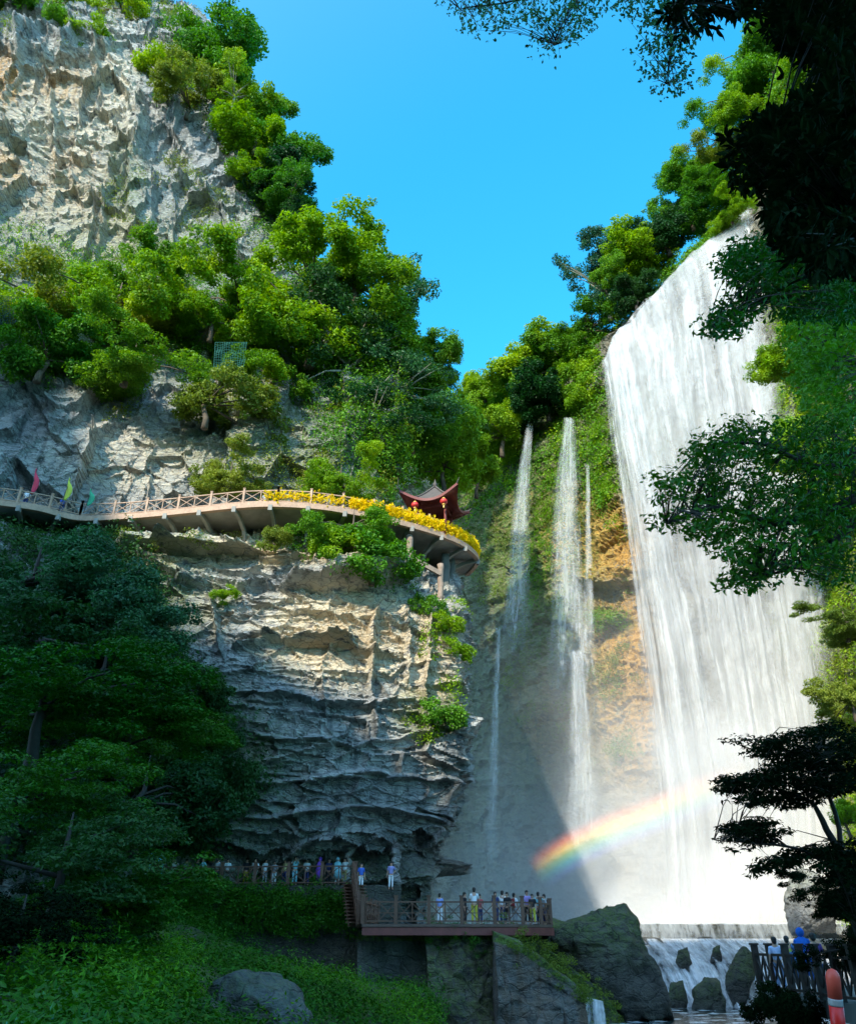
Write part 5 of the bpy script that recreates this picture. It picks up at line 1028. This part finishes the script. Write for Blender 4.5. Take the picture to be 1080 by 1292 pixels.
def pose_meshes(key):
    if key in SK: return SK[key]
    (er, wr), (el_, wl), lean = POSES[key]; ln = lambda p: (p[0], p[1] - lean * max(0, p[2] - .9), p[2])
    V = [(0, 0, .95), ln((0, .01, 1.12)), ln((0, .0, 1.30)), ln((0, .01, 1.43)), ln((0, 0, 1.50)), ln((0, -.02, 1.56)), ln((0, -.01, 1.64)), ln((0, .0, 1.70))]
    Rd = [(.15, .10), (.125, .09), (.15, .10), (.10, .075), .055, .075, .092, .06]; E_ = [(i, i + 1) for i in range(7)]
    def add(p, r, frm): V.append(p); Rd.append(r); E_.append((frm, len(V) - 1)); return len(V) - 1
    add(ln((0, -.115, 1.60)), .016, 5)                               # nose
    for sx in (1, -1):
        e, wv = (er, wr) if sx > 0 else (el_, wl); s_ = add(ln((.17 * sx, 0, 1.39)), .055, 3); a = add(ln(e), .040, s_); b = add(ln(wv), .026, a)
        d = Vector(wv) - Vector(e); d.normalize(); pv_ = ln(wv); pm = add(tuple(Vector(pv_) + d * .055), (.034, .018), b); sd = d.cross(Vector((0, 0, 1))); sd = sd.normalized() if sd.length > .2 else Vector((1, 0, 0)); bend = sd.cross(d)
        for k in range(4):
            o = sd * (k - 1.5) * .019; L = (.062, .075, .07, .055)[k]; f1 = add(tuple(Vector(pv_) + d * .095 + o), .0095, pm); f2 = add(tuple(Vector(pv_) + d * (.095 + L * .5) + o - bend * .008), .0085, f1); add(tuple(Vector(pv_) + d * (.095 + L) + o - bend * .026), .0075, f2)
        th_ = add(tuple(Vector(pv_) + d * .04 + sd * .04), .011, pm); add(tuple(Vector(pv_) + d * .075 + sd * .055), .009, th_)
        h = add((.09 * sx, 0, .88), .085, 0); kn = add((.10 * sx, -.02, .49), .055, h); an = add((.11 * sx, .02, .09), .038, kn); ft = add((.12 * sx, -.03, .04), .036, an); add((.13 * sx, -.15, .03), .03, ft)
    body = skin_mesh('body', V, E_, Rd)
    V, Rd, E_ = [(0, 0, .92), ln((0, .01, 1.12)), ln((0, 0, 1.30)), ln((0, .01, 1.42)), ln((0, .005, 1.475))], [(.172, .125), (.155, .115), (.175, .12), (.125, .095), .07], [(0, 1), (1, 2), (2, 3), (3, 4)]
    for sx in (1, -1):
        e, wv = (er, wr) if sx > 0 else (el_, wl); s_ = add(ln((.175 * sx, 0, 1.395)), .072, 3); md = tuple(Vector(ln((.175 * sx, 0, 1.395))).lerp(Vector(ln(e)), .8)); add(md, .062, s_)
    shirt = skin_mesh('shirt', V, E_, Rd)
    V, Rd, E_ = [(0, 0, 1.0)], [(.158, .118)], []
    for sx in (1, -1): h = add((.09 * sx, 0, .86), .102, 0); kn = add((.10 * sx, -.02, .49), .073, h); add((.11 * sx, .015, .14), .062, kn)
    trou = skin_mesh('trousers', V, E_, Rd)
    mb = MB(); mb.ball(ln((0, .018, 1.668)), .105, 14, 10, (.95, 1.05, .92)); mb.ball(ln((0, .06, 1.61)), .085, 10, 8, (1, .8, 1.2)); hair = local('hair', mb, None, True)
    mb = MB()
    for sx in (1, -1): mb.ball(ln((.034 * sx, -.094, 1.632)), .011, 6, 5)
    mb.box(ln((0, -.098, 1.567)), (.045, .012, .009)); face = local('eyes_and_mouth', mb, None, True)
    SK[key] = (body, shirt, trou, hair, face); return SK[key]
CM = {}
def cloth(c):
    if c not in CM: CM[c] = plain_mat('cloth', c, .9, .15, 20, .3)
    return CM[c]
M['skin'] = plain_mat('skin', (.48, .28, .19), .6, .1, 10, .1); M['hair'] = plain_mat('black_hair', (.012, .010, .009), .5, .3, 30, .4); M['face'] = plain_mat('eyes', (.06, .02, .02), .5, .1, 9, 0)
WH, BK, BL, PU, YE, TQ, GY, NV, RD, KH, PK = (.75, .78, .8), (.02, .02, .025), (.05, .14, .55), (.22, .08, .6), (.6, .55, .06), (.25, .6, .68), (.3, .32, .34), (.03, .05, .16), (.55, .05, .06), (.35, .33, .12), (.6, .3, .35)
def person(label, loc, pose, shirt, trou, face=0.0, s=1.0, group=None, hat=None, extra=None):
    t = empty('person', loc, face); t.scale = (s, s, s); tag(t, label, 'person', group); ms = pose_meshes(pose)
    for nm, me, mt in zip(('body', 'shirt', 'trousers', 'hair', 'face_features'), ms, (M['skin'], cloth(shirt), cloth(trou), M['hair'], M['face'])):
        if nm == 'hair' and hat is not None:
            mb = MB(); mb.ball((0, .01, 1.70), .112, 14, 8, (1, 1.05, .7)); mb.tube([(0, 0, 1.665), (0, 0, 1.675)], [.17, .15], 14); o = mkobj('hat', local('hat', mb, None, True), cloth(hat), t)
        o = mkobj(nm, me, None, t)
        if len(me.materials) == 0: me.materials.append(mt)
        o.material_slots[0].link = 'OBJECT'; o.material_slots[0].material = mt
    if extra == 'coat':
        mb = MB(); mb.tube([(0, 0, .45), (0, 0, .9), (0, 0, 1.3), (0, 0, 1.44), (0, 0, 1.5)], [.27, .21, .215, .15, .09], 16); mb.ball((0, .02, 1.63), .125, 14, 9, (1, 1, 1.1)); mkobj('raincoat', local('raincoat', mb, None, True), cloth(shirt), t)
    if extra == 'pack': backpack(t, (.25, .03, .03))
    return t
def backpack(t, col):
    mb = MB(); mb.box((0, .19, 1.22), (.30, .15, .42)); mb.box((0, .275, 1.15), (.22, .05, .2)); mb.bar((.1, .12, 1.42), (.11, -.12, 1.38), .04); mb.bar((-.1, .12, 1.42), (-.11, -.12, 1.38), .04); o = mkobj('backpack', local('backpack', mb, None), cloth(col), t); bv = o.modifiers.new('b', 'BEVEL'); bv.width = .03; bv.segments = 2
def spot(px, Y, z): return tuple(P(px, 1187 - z / Y * 1276 if 0 else py_of(px, Y, z), Y))
def py_of(px, Y, z): return float(proj(np.array((0., Y, z)))[1])
def at_px(px, Y, z): p = P(px, py_of(px, Y, z), Y); return (float(p[0]), Y, z)
G1 = 'people on the lower path'; BKS = ' on the lower path'
for px, Y, pose, a, b, f, s, lab in (
    (217, 57.6, 'photo', WH, BK, 0, 1.0, 'person in white holding up a phone at the far left of the lower path'),
    (246, 57.4, 'stand', BK, BK, .6, .98, 'person all in black at the left end of the lower path railing'),
    (253, 57.0, 'hip', TQ, GY, -.5, .98, 'person in a pale turquoise top next to the one in black'),
    (266, 57.8, 'wave', BK, BK, .3, 1.0, 'dark dressed person with one arm raised in front of the cave mouth'),
    (272, 57.0, 'stand', WH, NV, 2.6, .97, 'person in white in front of the cave mouth, left of the seated hat wearer'),
    (285, 57.2, 'rail', WH, BK, 0, .96, 'person in a white shirt leaning on the railing below the cave mouth'),
    (309, 57.6, 'stand', BK, YE, .5, 1.0, 'person in black with yellow trousers at the right side of the cave mouth'),
    (320, 57.2, 'hip', WH, WH, -.4, .98, 'person dressed all in white just right of the cave mouth'),
    (345, 57.6, 'rail', GY, WH, 0, .9, 'short person in grey behind the middle of the lower railing'),
    (371, 57.4, 'photo', TQ, TQ, .3, 1.05, 'tall person in pale blue with both hands raised to the face'),
    (402, 57.4, 'stand', PU, PU, -.8, 1.02, 'person in a bright purple raincoat on the lower path'),
    (425, 57.2, 'stand', TQ, WH, .5, 1.0, 'person in a pale turquoise coat left of the railing corner'),
    (434, 57.4, 'wave', WH, KH, -.4, 1.0, 'person in white with an arm up beside the railing corner')):
    person(lab, at_px(px, Y, ZL), pose, a, b, f, s, G1, extra='coat' if 'coat' in lab else None)
person('person in a blue top at the head of the timber steps', at_px(455, 55.5, ZL - .4), 'stand', BL, WH, .4, .95)
person('person in violet and white coming down beside the dripstone column', at_px(493, 55.8, ZL - .3), 'hip', (.3, .3, .6), WH, .2, .95)
G2 = 'people on the platform'
for px, Y, pose, a, b, f, s, lab in (
    (232, 57.8, 'stand', GY, BK, .4, .97, 'person in grey left of the one all in black on the lower path'),
    (259, 58.2, 'hip', WH, BK, 2.9, .95, 'person in white standing behind the pale turquoise top on the lower path'),
    (297, 58.0, 'stand', RD, BK, -.3, .97, 'person in a red top inside the mouth of the cave'),
    (333, 57.8, 'wave', WH, GY, .6, .98, 'person in white waving, left of the short grey one at the lower railing'),
    (358, 57.6, 'stand', (.5, .45, .2), NV, -.6, .96, 'person in a tan top left of the tall pale blue one'),
    (386, 57.8, 'rail', WH, NV, .1, .99, 'person in white leaning between the pale blue and the purple ones'),
    (414, 57.8, 'stand', NV, BK, .2, 1.0, 'person in dark blue right of the purple raincoat')):
    person(lab, at_px(px, Y, ZL), pose, a, b, f, s, G1)
for px, Y, pose, a, b, f, s, lab in (
    (606, 52.6, 'hip', (.5, .1, .1), NV, .5, .95, 'person in red just right of the bright white shirt on the platform'),
    (650, 52.4, 'stand', WH, GY, 2.4, .98, 'person in white with a red backpack left of the lilac top'),
    (688, 53.0, 'stand', GY, NV, -1.2, .96, 'person in grey at the side railing of the platform')):
    person(lab, at_px(px, Y, ZP), pose, a, b, f, s, G2, extra='pack' if 'backpack' in lab else None)
for px, Y, pose, a, b, f, s, lab in (
    (555, 51.6, 'stand', (.25, .35, .7), WH, 2.8, .95, 'person in a blue and white top alone on the left half of the platform'),
    (587, 52.2, 'stand', BK, BK, 1.2, 1.0, 'person all in black left of the one in the bright white shirt'),
    (599, 51.2, 'rail', WH, YE, 3.14, 1.12, 'tall person in a bright white shirt and yellow trousers at the platform railing'),
    (626, 51.6, 'stand', NV, NV, .4, 1.0, 'person in dark blue at the left of the platform group'),
    (635, 52.2, 'photo', WH, NV, 2.9, 1.05, 'person in white behind the one in dark blue on the platform'),
    (641, 51.4, 'hip', BK, BK, -.6, .98, 'person in black at the right of the one in dark blue'),
    (666, 51.6, 'rail', (.4, .3, .65), BK, .2, 1.04, 'person in a lilac top at the right end of the platform'),
    (673, 51.2, 'stand', BK, YE, -.3, .92, 'short person in black and yellow between the lilac top and the railing corner'),
    (681, 52.0, 'photo', TQ, NV, 2.8, 1.0, 'person in pale blue nearest the right corner of the platform')):
    person(lab, at_px(px, Y, ZP), pose, a, b, f, s, G2)
G3 = 'people on the elevated walkway'
for px, Y, pose, a, b, f, s, lab in (
    (333, 55.6, 'stand', GY, BK, .3, 1.0, 'person in grey standing at the middle of the elevated walkway'),
    (468, 58.6, 'stand', WH, BK, .5, 1.0, 'person in white on the elevated walkway left of the pavilion, left of a pair'),
    (475, 58.9, 'hip', WH, NV, -.5, .95, 'person in white on the elevated walkway left of the pavilion, right of a pair'),
    (560, 61.5, 'stand', PK, RD, .3, 1.0, 'person in pink between the lanterns of the pavilion'),
    (30, 55.2, 'stand', WH, NV, .3, 1.0, 'person in white at the shaded left end of the elevated walkway'),
    (76, 56.2, 'stand', BL, NV, .3, 1.0, 'person in blue at the shaded left end of the elevated walkway, under the yellow flag')):
    person(lab, at_px(px, Y, ZD), pose, a, b, f, s, G3)

# ------------------------------------------------------------------ near fence, lower right
ZN = P(960, 1250, 33)[2]
fp = [P(960, 1246, 33.0), P(1000, 1252, 30.5), P(1040, 1262, 28.0), P(1090, 1276, 25.5)]; fp = [np.array((p[0], p[1], ZN)) for p in fp]
nd = [p + np.array((4, 9, 0)) for p in fp]; mb = MB(); V = [tuple(p) for p in fp] + [tuple(p + np.array((6, 4, 0))) for p in fp]; k = len(fp); V += [(x, y, z - .5) for x, y, z in V]
Fc = [(i, i + 1, k + i + 1, k + i) for i in range(k - 1)] + [(2 * k + i, 3 * k + i, 3 * k + i + 1, 2 * k + i + 1) for i in range(k - 1)] + [(i, 2 * k + i, 2 * k + i + 1, i + 1) for i in range(k - 1)] + [(0, k, 3 * k, 2 * k)]
mb.add(V, Fc); o = mb.build('path', M['concrete_dark']); o['kind'] = 'structure'
railing('black timber fence with crossed bars around the near lookout at bottom right', fp, 1.35, 1.15, (M['dark_wood'], M['dark_wood']), post_w=.2, post_h=1.45, sub=2, cat='fence', name='fence')
G4 = 'people at the near lookout'
for px, Y, pose, a, b, f, s, lab in (
    (988, 31.6, 'stand', (.5, .6, .85), (.2, .3, .5), 3.0, .98, 'person seen from behind in a pale blue shirt at the near fence'),
    (1004, 33.5, 'photo', (.40, .50, .10), BL, 2.7, 1.0, 'person in a yellow green shirt at the near fence'),
    (1024, 31.8, 'stand', (.01, .14, .60), (.02, .2, .75), 2.8, 1.14, 'person wrapped in a bright blue hooded raincoat at the near fence'),
    (1013, 30.6, 'rail', (.10, .25, .55), NV, 3.3, .86, 'short person in blue in front of the blue raincoat'),
    (1040, 29.0, 'stand', (.10, .05, .25), NV, 3.1, 1.04, 'person in a dark purple top nearest the red post')):
    person(lab, at_px(px, Y, ZN), pose, a, b, f, s, G4, extra='coat' if 'raincoat' in lab else None)
# red post with a grey band
rp_ = P(1056, 1330, 17); top_ = P(1049, 1222, 16.6); M['red_plastic'] = plain_mat('red_plastic', (.85, .018, .012), .4, .12, 5, .1); M['pink_plastic'] = plain_mat('faded_red_plastic', (.88, .10, .06), .45, .12, 5, .1); M['band'] = plain_mat('grey_band', (.45, .40, .38), .4, .1, 8, .1)
po = empty('post', rp_); tag(po, 'thick red post with a rounded top and a grey band, leaning at the bottom right', 'post'); a = Vector((0, 0, -.6)); b = Vector(top_ - rp_); r_ = .125
for nm, f0, f1, rr, mt in (('lower_tube', 0, .70, r_, 'red_plastic'), ('grey_band', .70, .76, r_ * 1.02, 'band')):
    mb = MB(); mb.tube([a.lerp(b, f0 + (f1 - f0) * k / 4) for k in range(5)], rr, 18); mkobj(nm, local(nm, mb, None, True), M[mt], po)
mb = MB(); mb.tube([a.lerp(b, .76), a.lerp(b, .93), a.lerp(b, .96), a.lerp(b, .985), b], [r_, r_, r_ * .9, r_ * .6, r_ * .1], 18); mkobj('rounded_top', local('top', mb, None, True), M['pink_plastic'], po)

# ------------------------------------------------------------------ small things
def flag(label, px, py, Y, h, col, lean=.0):
    b = PZ(px, py, ZD) if Y is None else at_px(px, Y, ZD); t = empty('flag', b); tag(t, label, 'flag', 'flags on the elevated walkway'); mb = MB(); mb.tube([(0, 0, 0), (lean, 0, h + .4)], [.03, .02], 6); mkobj('pole', local('p', mb, None), M['dark_wood'], t)
    V = []; Fc = []; n = 8
    for i in range(n + 1):
        f = i / n; w_ = .55 * sin(pi * min(1, f * 1.1 + .08)) + .05
        for j in range(3): V.append((lean * (h * .35 + h * .65 * f) / h + w_ * j / 2 - .05, .12 * sin(f * 5 + j), h * .35 + h * .7 * f))
    for i in range(n):
        for j in range(2): a = i * 3 + j; Fc.append((a, a + 1, a + 4, a + 3))
    mb = MB(); mb.add(V, Fc); o = mkobj('banner', local('f', mb, None, True), cloth(col), t); sm = o.modifiers.new('t', 'SOLIDIFY'); sm.thickness = .01; return t
flag('red banner flag at the left end of the elevated walkway', 34, 0, 54.8, 3.4, (.65, .05, .10))
flag('yellow green banner flag on the elevated walkway, right of the red one', 75, 0, 55.6, 3.0, (.60, .65, .08), .25)
flag('green banner flag on the elevated walkway, rightmost of the three', 106, 0, 56.0, 2.2, (.05, .40, .22), .2)
def net(label, pts, Y, step=.42, col=(.02, .14, .11)):
    c = [Vector(P(x, y, Y)) for x, y in pts]; nu = max(4, int((c[1] - c[0]).length / step)); nv = max(4, int((c[3] - c[0]).length / step)); mb = MB()
    pt = lambda i, j: c[0].lerp(c[1], i / nu).lerp(c[3].lerp(c[2], i / nu), j / nv) + Vector((0, .25 * sin(i * .9) * sin(j * .7), 0))
    for i in range(nu + 1):
        for j in range(nv + 1):
            if i < nu: mb.bar(pt(i, j), pt(i + 1, j), .03)
            if j < nv: mb.bar(pt(i, j), pt(i, j + 1), .03)
    o = mb.build('net', cloth(col)); tag(o, label, 'net'); return o
net('green safety net stretched between the trees of the ledge', [(272, 432), (312, 432), (308, 466), (270, 464)], 60.2, .24)
net('dark green safety net at the left edge of the ledge', [(-30, 370), (34, 376), (30, 408), (-30, 412)], 59.5, .3, (.02, .07, .06))
def lamp_post(label, px, Y, z0, h):
    t = empty('stone_lantern', at_px(px, Y, z0)); tag(t, label, 'lamp'); mb = MB(); mb.tube([(0, 0, 0), (0, 0, h * .55)], [.22, .15], 8); mkobj('shaft', local('a', mb, None, True), M['concrete'], t)
    mb = MB(); mb.tube([(0, 0, h * .55), (0, 0, h * .6), (0, 0, h * .8), (0, 0, h * .82)], [.3, .34, .3, .2], 8); mkobj('lamp_box', local('b', mb, None), M['concrete'], t)
    mb = MB(); mb.tube([(0, 0, h * .82), (0, 0, h * .86), (0, 0, h)], [.46, .36, .04], 8); mkobj('cap', local('c', mb, None), M['concrete'], t)
lamp_post('pale stone lantern in the dark trees, upper left of two', 133, 50, P(133, 1058, 50)[2], 2.4)
lamp_post('pale stone lantern at the left end of the lower path, lower right of two', 205, 55, P(205, 1080, 55)[2], 2.2)
mb = MB(); c = P(108, 706, 45); mb.box(c, (.42, .5, .42), .3); mb.tube([Vector(c) + Vector((0, 0, .2)), Vector(c) + Vector((0, 0, .4))], [.16, .03], 8); o = mb.build('blue_box', cloth((.03, .45, .75))); tag(o, 'tiny bright blue box caught in the dark creepers below the walkway', 'box')
mb = MB(); c = P(200, 1081, 54.5); mb.box((0, 0, 0), (1.0, .06, .6)); mb.box((-.4, .1, -.6), (.06, .06, 1.0)); mb.box((.4, .1, -.6), (.06, .06, 1.0)); o = mkobj('notice_board', local('n', mb, None), cloth((.10, .45, .60))); o.location = c; o.rotation_euler = (radians(-25), 0, .2); tag(o, 'small tilted light blue notice board at the left end of the lower path', 'notice board')
def dripstone(label, px, y0, y1, Y, r0):
    a, b = Vector(P(px, y0, Y)), Vector(P(px + 6, y1, Y)); n = 16; mb = MB(); mb.tube([a.lerp(b, k / n) + Vector((.12 * sin(k * 1.3 + px), 0, 0)) for k in range(n + 1)], [r0 * (1.25 - sin(pi * k / n) * .7) * (1 + .25 * sin(k * 2.1 + px)) for k in range(n + 1)], 10)
    o = mb.build('dripstone_column', M['rock'], None, True); tag(o, label, 'rock column')
dripstone('pale dripstone column joining the overhang to the path beside the steps', 496, 1112, 1066, 57.2, .42)
dripstone('grey dripstone column under the overhang above the railing corner', 436, 1112, 1068, 57.6, .28)

# hedge and creepers hung on the retaining walls and piers
def mesh_src(o):
    o_ = np.array(o.location); me = o.data; v = np.zeros(len(me.vertices) * 3, np.float32); me.vertices.foreach_get('co', v); n = np.zeros(len(me.vertices) * 3, np.float32); me.vertices.foreach_get('normal', n); v = v.reshape(-1, 3) + o_; return v, n.reshape(-1, 3), proj(v)
RW = mesh_src(rwall)
nrm_fix = np.array((0, -1., 0)) + 0 * RW[1]
scatter('creepers', (RW[0], nrm_fix, RW[2]), [[(150, 1118), (455, 1130), (455, 1180), (330, 1176), (150, 1200)]], 620, .42, .15, 'lf_shade', seed=31, per=60, label='dark creepers hanging over the retaining wall of the lower path')
scatter('creepers', (RW[0], nrm_fix, RW[2]), [[(190, 1112), (455, 1124), (455, 1136), (190, 1128)]], 110, .28, .13, 'lf_mid', seed=32, per=60, label='leafy hedge along the foot of the lower railing')
walls = [o for o in bpy.data.objects if o.name.startswith('rock_wall')]
for k, (o, pl, n, mt) in enumerate(((walls[0], [(540, 1168), (640, 1168), (640, 1200), (590, 1210), (540, 1195)], 60, 'lf_shade'), (walls[1], [(640, 1175), (700, 1205), (740, 1250), (735, 1265), (690, 1225), (640, 1195)], 60, 'lf_olive'), (walls[2], [(650, 1170), (790, 1270), (785, 1290), (650, 1200)], 90, 'lf_olive'))):
    S = mesh_src(o); scatter('moss', (S[0], np.array((0, -.4, .8)) + 0 * S[1], S[2]), [pl], n, .2, .09, M and mt, seed=40 + k, per=60, label='moss and grass on the wall top')

# ------------------------------------------------------------------ spray over the plunge pool, and the rainbow in it
m, t_ = newmat('mist'); N = NB(t_); pos = N('ShaderNodeNewGeometry').outputs[0]; sp = N('ShaderNodeSeparateXYZ', ins={0: pos}).outputs
zz = N.math('SUBTRACT', sp[2], float(WZ)); e1 = N.math('EXPONENT', N.math('MULTIPLY', zz, -1 / 9.0)); e2 = N.math('EXPONENT', N.math('MULTIPLY', zz, -1 / 26.0))
gx = N.math('EXPONENT', N.math('MULTIPLY', N.math('POWER', N.math('DIVIDE', N.math('SUBTRACT', sp[0], 32.0), 10.0), 2.0), -1.0))
nz = N.ramp(N.noise(pos, .13, 4, .6), .32, .68, .25, 1.7)
den = N.math('MULTIPLY', N.math('ADD', N.math('MULTIPLY', N.math('MULTIPLY', e1, N.math('ADD', gx, .03)), .42), N.math('MULTIPLY', e2, .0055)), nz)
for ax, lo, hi in ((0, -2, 6), (1, 75.4, 80), ):
    den = N.math('MULTIPLY', den, N.ramp(sp[ax], lo, hi))
den = N.math('MULTIPLY', den, N.ramp(sp[2], 44, 30)); den = N.math('MULTIPLY', den, N.ramp(sp[0], 58, 50))
vol = N('ShaderNodeVolumePrincipled', ins={'Color': (.96, .97, .98, 1), 'Density': den, 'Anisotropy': -.45}); N('ShaderNodeOutputMaterial', ins={1: vol.outputs[0]})
mb = MB(); mb.box((28, 97.5, 21.5), (62, 45, 46)); o = mb.build('mist', m); o['kind'] = 'stuff'; o['label'] = 'bright spray hanging over the pool at the foot of the huge waterfall'
arc = [(676, 1104), (700, 1085), (735, 1065), (775, 1047), (820, 1029), (865, 1010), (905, 993), (950, 972)]; AY = [80, 79.8, 79.5, 79.2, 79, 78.8, 78.6, 78.4]
A_ = crom(np.array([P(x, y, Y) for (x, y), Y in zip(arc, AY)]), 60); tg = np.gradient(A_, axis=0); tg /= np.linalg.norm(tg, axis=1, keepdims=True); up_ = np.stack((-tg[:, 2], 0 * tg[:, 0], tg[:, 0]), -1)
nb = 20; G = np.stack([A_ + up_ * (k / nb - .5) * 3.6 for k in range(nb + 1)], 0); me = np_mesh('rainbow', G, grid_quads(nb + 1, 60)); f = np.linspace(0, 1, nb + 1)[:, None] + np.zeros((1, 60)); attr(me, 'across', f); attr(me, 'along', np.linspace(0, 1, 60)[None] + np.zeros((nb + 1, 1)))
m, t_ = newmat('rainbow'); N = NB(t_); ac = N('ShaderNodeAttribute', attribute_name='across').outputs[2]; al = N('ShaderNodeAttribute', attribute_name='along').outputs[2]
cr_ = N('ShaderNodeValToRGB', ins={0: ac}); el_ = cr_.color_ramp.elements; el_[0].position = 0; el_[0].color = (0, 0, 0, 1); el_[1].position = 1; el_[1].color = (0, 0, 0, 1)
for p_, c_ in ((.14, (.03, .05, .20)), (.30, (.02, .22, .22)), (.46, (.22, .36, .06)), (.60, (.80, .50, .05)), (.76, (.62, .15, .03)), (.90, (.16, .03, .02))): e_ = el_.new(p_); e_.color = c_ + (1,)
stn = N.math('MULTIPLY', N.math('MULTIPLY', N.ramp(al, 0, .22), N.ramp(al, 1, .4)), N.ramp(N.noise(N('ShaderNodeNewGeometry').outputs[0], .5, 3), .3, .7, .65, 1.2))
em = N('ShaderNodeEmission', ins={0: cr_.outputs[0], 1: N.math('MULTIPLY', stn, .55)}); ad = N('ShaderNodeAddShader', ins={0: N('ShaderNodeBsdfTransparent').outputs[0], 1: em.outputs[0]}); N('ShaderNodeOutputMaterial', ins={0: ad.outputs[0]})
o = mkobj('rainbow', me, m); c = Vector(A_[30]); me.transform(Matrix.Translation(-c)); o.location = c; tag(o, 'short bright rainbow in the spray, rising toward the foot of the huge waterfall', 'rainbow')
